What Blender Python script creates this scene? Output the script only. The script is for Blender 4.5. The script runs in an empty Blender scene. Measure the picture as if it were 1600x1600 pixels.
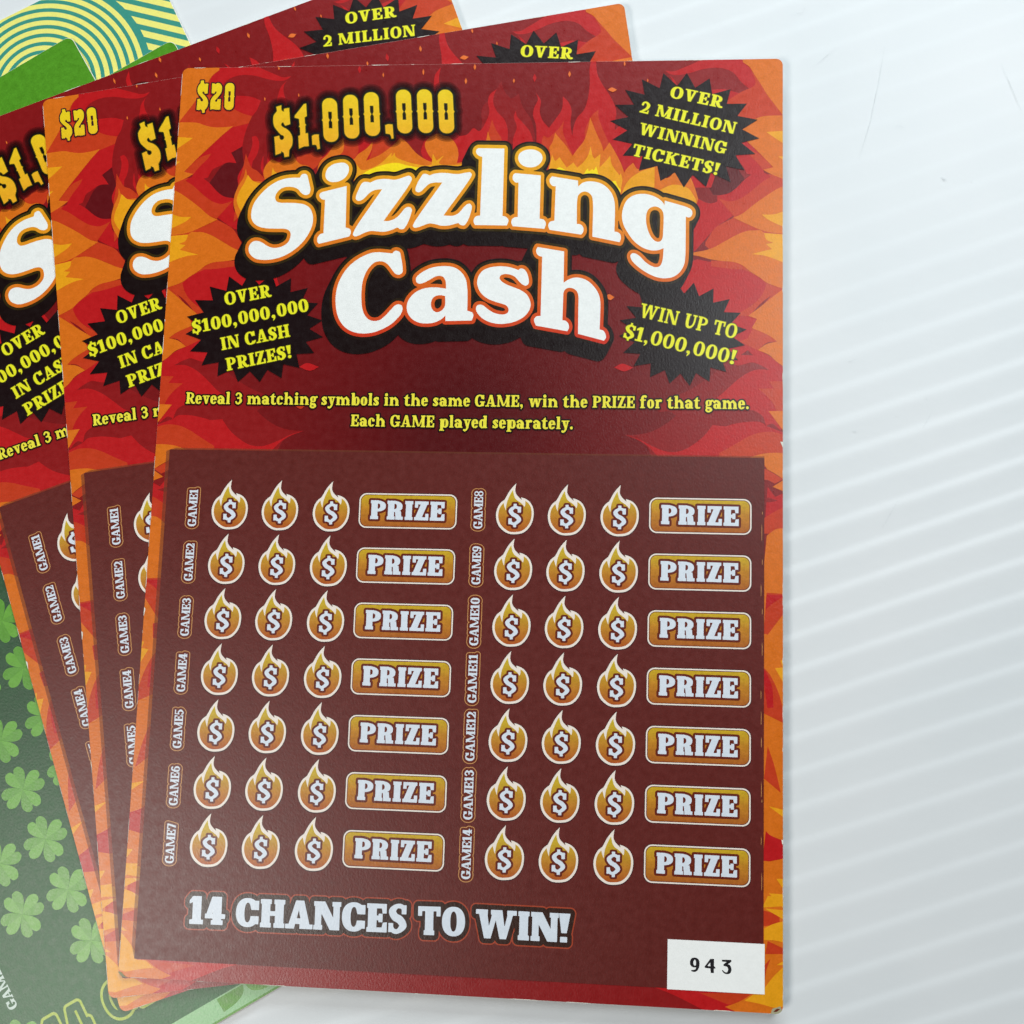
import bpy, math, random
import numpy as np
from mathutils import Matrix, Vector
from mathutils.geometry import tessellate_polygon

random.seed(4)
sc = bpy.context.scene
COL = sc.collection

# ------------------------------------------------------------------ camera
TOPZ = 0.0020                                    # height of the uppermost ticket's printed face
R_CV = np.array([[0.9958759652149962, 0.030228072868669013, -0.08554136728943222],
                 [0.01878010146635309, -0.9911251350553937, -0.13159891508040925],
                 [-0.08876018080204995, 0.1294497210196828, -0.9876053867977399]])
CAMP = np.array([0.02428069, -0.02434756, 0.17810261])
FOC = 1800.0                                     # focal length in pixels of the 1600 px photograph
cam_data = bpy.data.cameras.new("camera")
cam_data.sensor_width = 36.0
cam_data.lens = FOC / 1600.0 * 36.0
cam_data.clip_start = 0.01
cam_data.clip_end = 20.0
cam = bpy.data.objects.new("camera", cam_data)
COL.objects.link(cam)
Rb = R_CV.T @ np.diag([1, -1, -1])
mw = Matrix([[*Rb[i], CAMP[i] + (TOPZ if i == 2 else 0)] for i in range(3)] + [[0, 0, 0, 1]])
cam.matrix_world = mw
sc.camera = cam

# ------------------------------------------------------------------ world and lamps
w = bpy.data.worlds.new("World")
sc.world = w
w.use_nodes = True
wt = w.node_tree
bg = wt.nodes["Background"]
wc = wt.nodes.new('ShaderNodeTexCoord')
ws = wt.nodes.new('ShaderNodeSeparateXYZ')
wr = wt.nodes.new('ShaderNodeValToRGB')          # a room: pale walls round about, dim ceiling overhead
wr.color_ramp.elements[0].position = 0.0
wr.color_ramp.elements[0].color = (0.58, 0.68, 0.78, 1)
wr.color_ramp.elements[1].position = 0.75
wr.color_ramp.elements[1].color = (0.035, 0.04, 0.045, 1)
wt.links.new(wc.outputs['Generated'], ws.inputs[0])
wt.links.new(ws.outputs['Z'], wr.inputs[0])
wt.links.new(wr.outputs[0], bg.inputs[0])
bg.inputs[1].default_value = 0.29


def area(name, loc, target, size, size_y, power, color):
    d = bpy.data.lights.new(name, 'AREA')
    d.shape = 'RECTANGLE'
    d.size, d.size_y = size, size_y
    d.energy = power
    d.color = color
    o = bpy.data.objects.new(name, d)
    COL.objects.link(o)
    o.location = loc
    o.rotation_euler = (Vector(target) - Vector(loc)).to_track_quat('-Z', 'Y').to_euler()
    return o


area("window_light", (0.06, 0.45, 0.26), (0.02, 0.04, 0), 0.36, 0.18, 1.95, (0.88, 0.97, 1.0))
area("side_window_light", (0.182, 0.175, 0.37), (0.03, 0.0, 0), 0.11, 0.22, 0.66, (0.92, 0.98, 1.0))
area("ceiling_lamp", (-0.235, -0.180, 0.40), (-0.03, -0.05, 0), 0.17, 0.14, 1.05, (1.0, 0.96, 0.90))
vs = sc.view_settings
vs.view_transform = 'Standard'
vs.look = 'None'
vs.exposure = 0.0
vs.gamma = 1.0
vs.use_curve_mapping = False


# ------------------------------------------------------------------ small helpers
def lin(c):
    c = np.array(c, float) / 255.0
    return tuple(np.where(c <= 0.04045, c / 12.92, ((c + 0.055) / 1.055) ** 2.4))


def unproj(px, z=0.0):
    """photo pixel -> metres on the plane of the uppermost ticket (z relative to it)"""
    px = np.atleast_2d(np.array(px, float))
    d = np.c_[(px - 800.0) / FOC, np.ones(len(px))] @ R_CV
    k = (z - CAMP[2]) / d[:, 2]
    return CAMP[:2] + d[:, :2] * k[:, None]


TW, TH = 0.1, 0.14755


def parse(s, ox=0, oy=0, sc_=1.0):
    pts, cor = [], []
    for tok in s.split():
        c = tok.endswith('*')
        x, y = tok.rstrip('*').split(',')
        pts.append((ox + float(x) / sc_, oy + float(y) / sc_))
        cor.append(c)
    return np.array(pts), cor


def smooth(pts, cor, n=6):
    """closed Catmull-Rom path; starred points stay sharp"""
    N = len(pts)
    out = []
    for i in range(N):
        p1, p2 = pts[i], pts[(i + 1) % N]
        p0 = p1 * 2 - p2 if cor[i] else pts[i - 1]
        p3 = p2 * 2 - p1 if cor[(i + 1) % N] else pts[(i + 2) % N]
        if cor[i] and cor[(i + 1) % N]:
            out.append(p1)
            continue
        d01, d12, d23 = (max(np.linalg.norm(a - b), 1e-9) ** 0.5 for a, b in ((p1, p0), (p2, p1), (p3, p2)))
        m1 = (p2 - p1) + d12 * ((p1 - p0) / d01 - (p2 - p0) / (d01 + d12))
        m2 = (p2 - p1) + d12 * ((p3 - p2) / d23 - (p3 - p1) / (d12 + d23))
        for k in range(n):
            t = k / n
            out.append((2 * t**3 - 3 * t**2 + 1) * p1 + (t**3 - 2 * t**2 + t) * m1 + (-2 * t**3 + 3 * t**2) * p2 + (t**3 - t**2) * m2)
    return np.array(out)


def path(s, crop=(0, 0, 1.0), n=6):
    return smooth(*parse(s, *crop), n=n)


def sd_poly(P, poly):
    """signed distance (negative inside, even-odd) from points P to a closed polygon"""
    a = poly
    b = np.roll(poly, -1, axis=0)
    d = np.full(len(P), 1e18)
    inside = np.zeros(len(P), bool)
    px, py = P[:, 0], P[:, 1]
    for (ax, ay), (bx, by) in zip(a, b):
        ex, ey = bx - ax, by - ay
        wx, wy = px - ax, py - ay
        t = np.clip((wx * ex + wy * ey) / max(ex * ex + ey * ey, 1e-18), 0, 1)
        dd = (wx - ex * t) ** 2 + (wy - ey * t) ** 2
        np.minimum(d, dd, out=d)
        c = (ay > py) != (by > py)
        if c.any():
            xi = ax + (py - ay) * ex / (ey if ey != 0 else 1e-18)
            inside ^= c & (px < xi)
    d = np.sqrt(d)
    return np.where(inside, -d, d)


def sd_brush(P, pts, rad):
    d = np.full(len(P), 1e9)
    for i in range(len(pts) - 1):
        a, b = pts[i], pts[i + 1]
        e = b - a
        wv = P - a
        t = np.clip((wv @ e) / max(e @ e, 1e-18), 0, 1)
        dd = np.linalg.norm(wv - np.outer(t, e), axis=1) - (rad[i] + (rad[i + 1] - rad[i]) * t)
        np.minimum(d, dd, out=d)
    return d


def contours(D, x0, y0, h, level=0.0):
    """closed outlines of the region D < level on a grid (marching squares)"""
    F = D - level
    F = np.where(np.abs(F) < 1e-12, 1e-12, F)
    ins = F < 0
    code = ins[:-1, :-1] * 1 + ins[:-1, 1:] * 2 + ins[1:, 1:] * 4 + ins[1:, :-1] * 8
    ys, xs = np.nonzero((code > 0) & (code < 15))
    table = {1: [(3, 0)], 2: [(0, 1)], 3: [(3, 1)], 4: [(1, 2)], 5: [(3, 0), (1, 2)], 6: [(0, 2)], 7: [(3, 2)],
             8: [(2, 3)], 9: [(2, 0)], 10: [(0, 1), (2, 3)], 11: [(2, 1)], 12: [(1, 3)], 13: [(1, 0)], 14: [(0, 3)]}
    nxt = {}

    def key(e, i, j):
        return (0, i, j) if e == 0 else (1, i, j + 1) if e == 1 else (0, i + 1, j) if e == 2 else (1, i, j)

    for i, j in zip(ys.tolist(), xs.tolist()):
        for a, b in table[int(code[i, j])]:
            nxt[key(a, i, j)] = key(b, i, j)

    def pos(k):
        t, i, j = k
        if t == 0:
            a, b = F[i, j], F[i, j + 1]
            return (x0 + (j + a / (a - b)) * h, y0 + i * h)
        a, b = F[i, j], F[i + 1, j]
        return (x0 + j * h, y0 + (i + a / (a - b)) * h)

    loops = []
    while nxt:
        st = next(iter(nxt))
        cur, lp = st, []
        while cur in nxt:
            n_ = nxt.pop(cur)
            lp.append(pos(cur))
            cur = n_
        if len(lp) > 5:
            lp = simplify(np.array(lp), h * 0.06)
            if len(lp) >= 3:
                loops.append(lp)
    return loops


def simplify(p, tol):
    """Douglas-Peucker on a closed loop"""
    def dp(i, j):
        if j <= i + 1:
            return
        a, b = p[i], p[j % len(p)]
        e = b - a
        L = np.hypot(*e)
        seg = p[i + 1:j] - a
        d = np.abs(seg[:, 0] * e[1] - seg[:, 1] * e[0]) / L if L > 1e-12 else np.linalg.norm(seg, axis=1)
        k = int(d.argmax())
        if d[k] > tol:
            dp(i, i + 1 + k)
            keep.add(i + 1 + k)
            dp(i + 1 + k, j)
    far = int(np.linalg.norm(p - p[0], axis=1).argmax())
    keep = {0, far}
    dp(0, far)
    dp(far, len(p))
    return p[sorted(keep)]


def inside_pt(q, poly):
    x, y = q
    c = False
    for (ax, ay), (bx, by) in zip(poly, np.roll(poly, -1, axis=0)):
        if (ay > y) != (by > y) and x < ax + (y - ay) * (bx - ax) / (by - ay):
            c = not c
    return c


def ar2(p):
    return 0.5 * float(np.sum(p[:, 0] * np.roll(p[:, 1], -1) - np.roll(p[:, 0], -1) * p[:, 1]))


class MB:
    """collects flat printed shapes (and solids) and links them as ONE mesh object"""
    def __init__(self):
        self.v, self.f, self.m, self.mats = [], [], [], []

    def mi(self, mat):
        if mat not in self.mats:
            self.mats.append(mat)
        return self.mats.index(mat)

    def poly(self, loops, z, mat):
        """loops: closed outlines in metres; holes are found by nesting"""
        loops = [np.asarray(l) for l in loops if len(l) >= 3]
        if not loops:
            return
        order = sorted(range(len(loops)), key=lambda i: -abs(ar2(loops[i])))
        groups, depth = [], {}
        for i in order:
            par = [j for j in order if abs(ar2(loops[j])) > abs(ar2(loops[i])) and inside_pt(loops[i][0], loops[j])]
            depth[i] = len(par)
            if depth[i] % 2 == 0:
                groups.append([i])
            else:
                own = par[-1]
                for g in groups:
                    if g[0] == own:
                        g.append(i)
        mi = self.mi(mat)
        for g in groups:
            ls = [[Vector((p[0], p[1], 0)) for p in loops[i]] for i in g]
            flat = [p for l in ls for p in l]
            base = len(self.v)
            self.v += [(p.x, p.y, z) for p in flat]
            for t in tessellate_polygon(ls):
                a, b, c = (flat[i] for i in t)
                if (b.x - a.x) * (c.y - a.y) - (b.y - a.y) * (c.x - a.x) < 0:
                    t = t[::-1]
                self.f.append(tuple(base + i for i in t))
                self.m.append(mi)

    def solid(self, outline, z0, z1, mat, top=True):
        n = len(outline)
        mi = self.mi(mat)
        base = len(self.v)
        self.v += [(x, y, z0) for x, y in outline] + [(x, y, z1) for x, y in outline]
        for i in range(n):
            j = (i + 1) % n
            self.f.append((base + i, base + j, base + n + j, base + n + i))
            self.m.append(mi)
        self.f.append(tuple(base + i for i in range(n))[::-1])
        self.m.append(mi)
        if top:
            self.f.append(tuple(base + n + i for i in range(n)))
            self.m.append(mi)

    def build(self, name, parent=None, data_only=False):
        me = bpy.data.meshes.new(name)
        me.from_pydata([(x, y, z * ZS if z > 0 else z) for x, y, z in self.v], [], self.f)
        for m in self.mats:
            me.materials.append(m)
        me.polygons.foreach_set('material_index', self.m)
        me.update()
        return link(name, me, parent)


def link(name, me, parent=None, loc=(0, 0, 0), rotz=0.0):
    o = bpy.data.objects.new(name, me)
    COL.objects.link(o)
    o.location = loc
    o.rotation_euler = (0, 0, rotz)
    if parent is not None:
        o.parent = parent
    return o


def tag(o, label=None, cat=None, group=None, kind=None):
    for k, v_ in (('label', label), ('category', cat), ('group', group), ('kind', kind)):
        if v_:
            o[k] = v_
    return o


# ------------------------------------------------------------------ materials
def print_mat(name, c0, c1=None, axis='Y', lo=0.0, hi=1.0, rough=0.30, mottle=0.05, specks=0.0, spec=0.48, bump=0.36, alpha=1.0,
              c2=None, mid=0.5, radial=None):
    """printed ink on uncoated-feel card: flat or graded ink, fibre grain that breaks up the sheen, a few specks of dust"""
    m = bpy.data.materials.new(name)
    m.use_nodes = True
    nt = m.node_tree
    N, L = nt.nodes, nt.links
    b = N["Principled BSDF"]
    b.inputs['Specular IOR Level'].default_value = spec
    tc = N.new('ShaderNodeTexCoord')
    col = None
    if c1 is not None:
        if radial:
            mp = N.new('ShaderNodeVectorMath'); mp.operation = 'SUBTRACT'
            L.new(tc.outputs['Object'], mp.inputs[0]); mp.inputs[1].default_value = (radial[0], radial[1], 0)
            ms = N.new('ShaderNodeVectorMath'); ms.operation = 'MULTIPLY'
            L.new(mp.outputs[0], ms.inputs[0]); ms.inputs[1].default_value = (radial[2], radial[3], 0)
            ln = N.new('ShaderNodeVectorMath'); ln.operation = 'LENGTH'
            L.new(ms.outputs[0], ln.inputs[0])
            src = ln.outputs['Value']
        else:
            sx = N.new('ShaderNodeSeparateXYZ')
            L.new(tc.outputs['Object'], sx.inputs[0])
            src = sx.outputs[axis]
        mr = N.new('ShaderNodeMapRange')
        mr.inputs['From Min'].default_value = lo
        mr.inputs['From Max'].default_value = hi
        L.new(src, mr.inputs['Value'])
        cr = N.new('ShaderNodeValToRGB')
        cr.color_ramp.elements[0].color = (*lin(c0), 1)
        cr.color_ramp.elements[1].color = (*lin(c1), 1)
        if c2 is not None:
            e = cr.color_ramp.elements.new(mid)
            e.color = (*lin(c2), 1)
        L.new(mr.outputs[0], cr.inputs[0])
        col = cr.outputs[0]
    # uneven ink
    n1 = N.new('ShaderNodeTexNoise')
    n1.inputs['Scale'].default_value = 900.0
    n1.inputs['Detail'].default_value = 3.0
    L.new(tc.outputs['Object'], n1.inputs['Vector'])
    n2 = N.new('ShaderNodeTexNoise')
    n2.inputs['Scale'].default_value = 3200.0
    n2.inputs['Detail'].default_value = 2.0
    L.new(tc.outputs['Object'], n2.inputs['Vector'])
    ad = N.new('ShaderNodeMath'); ad.operation = 'ADD'
    L.new(n1.outputs[0], ad.inputs[0]); L.new(n2.outputs[0], ad.inputs[1])
    mr2 = N.new('ShaderNodeMapRange')
    mr2.inputs['From Min'].default_value = 0.6
    mr2.inputs['From Max'].default_value = 1.4
    mr2.inputs['To Min'].default_value = 1.0 - mottle * 2
    mr2.inputs['To Max'].default_value = 1.0 + mottle * 2
    L.new(ad.outputs[0], mr2.inputs[0])
    mul = N.new('ShaderNodeMix'); mul.data_type = 'RGBA'; mul.blend_type = 'MULTIPLY'
    mul.inputs[0].default_value = 1.0
    if col is None:
        mul.inputs[6].default_value = (*lin(c0), 1)
    else:
        L.new(col, mul.inputs[6])
    L.new(mr2.outputs[0], mul.inputs[7])
    out = mul.outputs[2]
    if specks > 0:
        vo = N.new('ShaderNodeTexVoronoi')
        vo.inputs['Scale'].default_value = 230.0
        wn = N.new('ShaderNodeTexNoise'); wn.inputs['Scale'].default_value = 5000.0
        L.new(tc.outputs['Object'], wn.inputs['Vector'])
        wv = N.new('ShaderNodeVectorMath'); wv.operation = 'MULTIPLY_ADD'
        L.new(wn.outputs['Color'], wv.inputs[0]); wv.inputs[1].default_value = (2.5e-4,) * 3; L.new(tc.outputs['Object'], wv.inputs[2])
        L.new(wv.outputs[0], vo.inputs['Vector'])
        sp = N.new('ShaderNodeSeparateColor')
        L.new(vo.outputs['Color'], sp.inputs[0])
        gt = N.new('ShaderNodeMath'); gt.operation = 'LESS_THAN'; gt.inputs[1].default_value = specks
        L.new(sp.outputs[0], gt.inputs[0])
        rs = N.new('ShaderNodeMath'); rs.operation = 'MULTIPLY'; rs.inputs[1].default_value = 0.032
        L.new(sp.outputs[1], rs.inputs[0])
        lt = N.new('ShaderNodeMath'); lt.operation = 'LESS_THAN'
        L.new(vo.outputs['Distance'], lt.inputs[0]); L.new(rs.outputs[0], lt.inputs[1])
        an = N.new('ShaderNodeMath'); an.operation = 'MULTIPLY'
        L.new(gt.outputs[0], an.inputs[0]); L.new(lt.outputs[0], an.inputs[1])
        fa = N.new('ShaderNodeMath'); fa.operation = 'MULTIPLY'; fa.inputs[1].default_value = 0.5
        L.new(an.outputs[0], fa.inputs[0])
        mx = N.new('ShaderNodeMix'); mx.data_type = 'RGBA'
        L.new(fa.outputs[0], mx.inputs[0]); L.new(out, mx.inputs[6]); mx.inputs[7].default_value = (0.75, 0.70, 0.66, 1)
        out = mx.outputs[2]
    L.new(out, b.inputs['Base Color'])
    # fibre grain, slightly drawn out down the sheet
    mpn = N.new('ShaderNodeMapping'); mpn.inputs['Scale'].default_value = (1.0, 0.62, 1.0)
    mpn.inputs['Rotation'].default_value = (0, 0, 0.15)
    L.new(tc.outputs['Object'], mpn.inputs[0])
    n3 = N.new('ShaderNodeTexNoise')
    n3.inputs['Scale'].default_value = 3600.0
    n3.inputs['Detail'].default_value = 4.0
    n3.inputs['Roughness'].default_value = 0.6
    L.new(mpn.outputs[0], n3.inputs['Vector'])
    bp = N.new('ShaderNodeBump')
    bp.inputs['Strength'].default_value = bump
    bp.inputs['Distance'].default_value = 0.00007
    L.new(n3.outputs[0], bp.inputs['Height'])
    L.new(bp.outputs[0], b.inputs['Normal'])
    rr = N.new('ShaderNodeMapRange')
    rr.inputs['To Min'].default_value = rough - 0.07
    rr.inputs['To Max'].default_value = rough + 0.10
    L.new(n1.outputs[0], rr.inputs[0])
    L.new(rr.outputs[0], b.inputs['Roughness'])
    if alpha < 1:
        b.inputs['Alpha'].default_value = alpha
    return m


M = {}
M['paper'] = print_mat('card_stock', (236, 230, 218), rough=0.7, mottle=0.03, spec=0.3)
M['deep'] = print_mat('deep_red_ink', (84, 8, 12), (140, 20, 22), radial=(0.0, 0.010, 17.0, 11.5), lo=0.10, hi=0.95, specks=0.05)
M['pocket'] = print_mat('dark_pocket_ink', (96, 12, 18), specks=0.05)
M['brick'] = print_mat('brick_red_ink', (142, 20, 22), specks=0.04)
M['red'] = print_mat('flame_red_ink', (188, 22, 26), specks=0.03)
M['vermil'] = print_mat('vermilion_ink', (197, 58, 24), specks=0.02)
M['orange'] = print_mat('orange_ink', (219, 111, 22), mottle=0.06)
M['amber'] = print_mat('amber_ink', (236, 160, 22), mottle=0.05)
M['yellow'] = print_mat('bright_yellow_ink', (250, 220, 20))
M['ember'] = print_mat('ember_orange_ink', (232, 112, 44))
M['black'] = print_mat('black_ink', (20, 5, 5), specks=0.05)
M['burst'] = print_mat('burst_black_ink', (22, 5, 7), specks=0.05)
M['rim'] = print_mat('title_rim_ink', (206, 44, 24), (240, 176, 30), axis='Y', lo=0.026, hi=0.060, c2=(226, 122, 28), mid=0.5)
M['rimglow'] = print_mat('olive_glow_ink', (28, 14, 4), (66, 54, 6), axis='Y', lo=0.030, hi=0.058)
M['white'] = print_mat('white_print', (240, 242, 240), mottle=0.03, rough=0.5)
M['gold'] = print_mat('gold_print', (240, 172, 34), (238, 208, 30), axis='Y', lo=0.0595, hi=0.0705, mottle=0.04)
M['lime'] = print_mat('acid_yellow_print', (238, 234, 40), mottle=0.04)
M['limeglow'] = print_mat('olive_edge_ink', (84, 84, 8))
M['lemon'] = print_mat('lemon_print', (242, 230, 66), mottle=0.05)
M['shade'] = print_mat('soft_black_ink', (20, 4, 6), alpha=0.30)
M['panel'] = print_mat('scratch_coating', (97, 30, 25), mottle=0.07, rough=0.35, specks=0.09, spec=0.46, bump=0.30)
M['panelrim'] = print_mat('thin_scratch_coating', (128, 72, 50), alpha=0.45)
M['cream'] = print_mat('cream_line_print', (244, 232, 220), mottle=0.03)
M['pale'] = print_mat('pale_blue_white_print', (222, 230, 240), mottle=0.03)
M['rust'] = print_mat('rust_outline_ink', (104, 34, 18))
M['umber'] = print_mat('umber_outline_ink', (52, 28, 20))
M['brickline'] = print_mat('brick_line_ink', (166, 66, 40))
M['tan'] = print_mat('tan_line_ink', (204, 146, 88))
M['plum'] = print_mat('plum_outline_ink', (58, 24, 32))
M['goldbox'] = print_mat('gold_box_print', (170, 88, 34), (206, 176, 36), axis='Y', lo=-0.0029, hi=0.0029, c2=(196, 132, 36), mid=0.55, mottle=0.10)
M['goldsym'] = print_mat('gold_flame_print', (176, 70, 30), (208, 184, 44), axis='Y', lo=-0.0030, hi=0.0042, c2=(194, 132, 40), mid=0.45, mottle=0.08)
M['frayed'] = print_mat('frayed_card', (168, 164, 132), rough=.7, spec=.2)
M['ink'] = print_mat('grey_black_ink', (34, 32, 36), mottle=0.02)
M['label'] = print_mat('white_number_patch', (248, 249, 247), mottle=0.015, rough=0.55, spec=0.3, bump=0.2)
M['leafgreen'] = print_mat('bright_green_print', (82, 148, 34), mottle=0.11, specks=0.0, bump=0.3)
M['forest'] = print_mat('hazed_green_coating', (44, 82, 52), (88, 126, 92), axis='Y', lo=-0.02, hi=-0.078, mottle=0.10, rough=0.38, specks=0.03, bump=0.6)  # dark green coating; glare haze towards the foot is put into the colour
M['clover'] = print_mat('clover_green_print', (106, 168, 60), mottle=0.06)
M['cloverdark'] = print_mat('clover_shade_print', (96, 156, 56), mottle=0.06)
M['hazegreen'] = print_mat('hazed_green_print', (146, 196, 140), mottle=0.06)  # light green border band, paled by glare haze painted into its colour
M['limeline'] = print_mat('yellow_green_line_print', (168, 188, 44), mottle=0.06)
M['palelabel'] = print_mat('pale_green_white_print', (196, 214, 204), mottle=0.06)


# ------------------------------------------------------------------ lettering: slab alphabets drawn as shapes
class F:
    def __init__(self, S, T, B, X, r):
        self.S, self.T, self.B, self.X, self.r = S, T, B, X, r


ULTRA = F(0.37, 0.175, 0.165, 0.05, 0.0)
BOLD = F(0.258, 0.112, 0.10, 0.085, 0.0)
BOOK = F(0.205, 0.105, 0.10, 0.075, 0.0)
TINY = F(0.245, 0.115, 0.11, 0.06, 0.0)
PRIZEF = F(0.325, 0.165, 0.165, 0.045, 0.0)
DOLLAR = F(0.25, 0.15, 0.15, 0.05, 0.0)
RULES = F(0.245, 0.12, 0.105, 0.075, 0.0)


def R(x0, y0, x1, y1):
    return ('+', np.array([(x0, y0), (x1, y0), (x1, y1), (x0, y1)], float))


def Pn(*p):
    return ('+', np.array(p, float))


def ell(cx, cy, rx, ry, p=2.0, n=56):
    a = np.linspace(0, 2 * np.pi, n, endpoint=False)
    c, s = np.cos(a), np.sin(a)
    return np.c_[cx + rx * np.sign(c) * np.abs(c) ** (2 / p), cy + ry * np.sign(s) * np.abs(s) ** (2 / p)]


def neg(g):
    return ('-', g[1] if isinstance(g, tuple) else g)


def O_(cx, w_, S, T, y0=-0.015, y1=1.015, p=2.25):
    cy, ry = (y0 + y1) / 2, (y1 - y0) / 2
    return [('+', ell(cx, cy, w_ / 2, ry, p)), ('-', ell(cx, cy, w_ / 2 - S, ry - T, p))]


def Br(pts, rad, n=5):
    pts = np.array(pts, float)
    rad = np.array(rad, float)
    if len(pts) > 2:
        q, rr = [], []
        for i in range(len(pts) - 1):
            p0 = pts[max(i - 1, 0)]; p1 = pts[i]; p2 = pts[i + 1]; p3 = pts[min(i + 2, len(pts) - 1)]
            for k in range(n):
                t = k / n
                q.append(0.5 * ((2 * p1) + (-p0 + p2) * t + (2 * p0 - 5 * p1 + 4 * p2 - p3) * t * t + (-p0 + 3 * p1 - 3 * p2 + p3) * t**3))
                rr.append(rad[i] + (rad[i + 1] - rad[i]) * t)
        q.append(pts[-1]); rr.append(rad[-1])
        pts, rad = np.array(q), np.array(rr)
    return ('b', (pts, rad))


def diag(x0, y0, x1, y1, wd):
    return Pn((x0, y0), (x0 + wd, y0), (x1 + wd, y1), (x1, y1))


def glyph(ch, f):
    S, T, B, X = f.S, f.T, f.B, f.X
    SX = S + 2 * X
    h = S / 2
    ultra = f.S > 0.3
    if ch == ' ':
        return [], 0.30
    if ch == 'I':
        return [R(X, 0, X + S, 1), R(0, 0, SX, B), R(0, 1 - B, SX, 1)], SX
    if ch == 'H':
        w_ = 2 * SX + 0.10
        return [R(X, 0, X + S, 1), R(w_ - X - S, 0, w_ - X, 1), R(X, .5 - T / 2, w_ - X, .5 + T / 2)] + \
               [R(a, b, a + SX, b + B) for a in (0, w_ - SX) for b in (0, 1 - B)], w_
    if ch in 'EFL':
        w_ = 0.56 + S * 0.55
        A = max(T, B)
        g = [R(X, 0, X + S, 1), R(0, 0, SX, B), R(0, 1 - B, SX, 1)]
        tp = T * 0.8 + 0.02
        if ch != 'L':
            g += [R(X, 1 - A, w_, 1), Pn((w_ - tp, .66), (w_, .66), (w_, 1), (w_ - tp - .06, 1)),
                  R(X, .5 - T / 2, w_ * .8, .5 + T / 2), R(w_ * .8 - tp, .35, w_ * .8, .65)]
        if ch != 'F':
            g += [R(X, 0, w_ + .02, A), Pn((w_ + .02 - tp, .34), (w_ + .02, .36), (w_ + .02, 0), (w_ - tp - .06, 0))]
        return g, w_ + .02
    if ch == 'T':
        w_ = S + 0.56
        c = w_ / 2
        A = max(T, B)
        return [R(c - h, 0, c + h, 1), R(c - h - X, 0, c + h + X, B), R(0, 1 - A, w_, 1),
                R(0, .66, T * .85 + .02, 1), R(w_ - T * .85 - .02, .66, w_, 1)], w_
    if ch in 'PRDB':
        w_ = 0.56 + S * 0.72
        r1 = (w_ - X - h)
        g = [R(X, 0, X + S, 1), R(0, 0, SX, B), R(0, 1 - B, SX, 1)]
        yb = 0.0 if ch == 'D' else 0.40
        cy, ry = (1 + yb) / 2, (1 - yb) / 2
        o = ell(X + h, cy, r1, ry, 2.5)
        o = o[o[:, 0] >= X + h - 1e-6]
        a = np.arctan2(o[:, 1] - cy, o[:, 0] - X - h)
        o = o[np.argsort(a)]
        i_ = ell(X + S, cy, r1 - h - S * .9, ry - T * .95, 2.3)
        g2 = [('+', np.vstack([o, [(X + h, 1), (X + h, yb)]]))]
        if ch == 'R':
            lw = S * 0.95
            if ultra:
                g2 += [diag(w_ - lw - .02, 0, w_ * .52, .46, lw), R(w_ - lw - .04, 0, w_ + .04, B)]
            else:
                g2 += [Br([(w_ * .62, .44), (w_ * .74, .22), (w_ - h * .6, .075), (w_ + .06, .075)], [h * .85, h * .9, .085, .07])]
        g = g2 + [('-', i_)] + g
        return g, w_ + (.06 if ch == 'R' else 0)
    if ch == 'O':
        w_ = 0.66 + S * .75
        return O_(w_ / 2, w_, S, T), w_
    if ch == '0':
        w_ = 0.50 + S * .72
        return O_(w_ / 2, w_, S * .97, T), w_
    if ch == 'Q':
        return glyph('O', f)
    if ch in 'CG':
        w_ = 0.62 + S * .72
        g = O_(w_ / 2, w_ + .04, S, T)
        lo_, hi_ = (.40, .64)
        g += [neg(R(w_ * .52, lo_ - .02, w_ + .2, hi_))]
        tp = T * .9 + .03
        if ultra:
            g += [R(w_ - tp - .12, .60, w_, .93), neg(R(w_, -.1, w_ + .3, 1.1))]
            g += [R(w_ - tp - .12, .10, w_, .36)] if ch == 'C' else []
        else:
            g += [Pn((w_ - tp - .05, .97), (w_ - tp + .02, .62), (w_, .62), (w_, .985), (w_ - tp, .985))]
            g += [neg(R(w_ * .60, .24, w_ + .3, .64)), Br([(w_ * .6, .06), (w_ * .85, .10), (w_ - .03, .24)], [T * .55, T * .55, T * .4])] if ch == 'C' else []
        if ch == 'G':
            g += [R(w_ - S * .95, .04, w_, .44), R(w_ - S - .12, .44 - B, w_ + .08, .44)]
            return g, w_ + .06
        return g, w_
    if ch == 'S':
        w_ = 0.50 + S * .55
        a, b = (T * .50, S * .43) if ultra or S > .248 and T > .14 else (T * .62, S * .56)
        g = [Br([(w_ - .10, .80), (w_ * .70, .93), (w_ * .42, 1.0 - a + .01), (b * .98, .76), (w_ * .34, .565), (w_ * .62, .46), (w_ - b * .98, .26),
                 (w_ * .54, a - .015), (w_ * .28, .07), (.09, .22)],
                [T * .45, a, a, b * .96, b * 1.0, b * 1.02, b * .96, a, a, T * .45])]
        g += [R(w_ - T * .9 - .05, .66, w_ - .02, .98), R(.0, .02, T * .9 + .03, .34)]
        return g, w_
    if ch == '$':
        g, w_ = glyph('S', f)
        bw = T * .42 + .012
        return g + [R(w_ / 2 - bw, .9, w_ / 2 + bw, 1.14), R(w_ / 2 - bw, -.14, w_ / 2 + bw, .1)], w_
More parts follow.
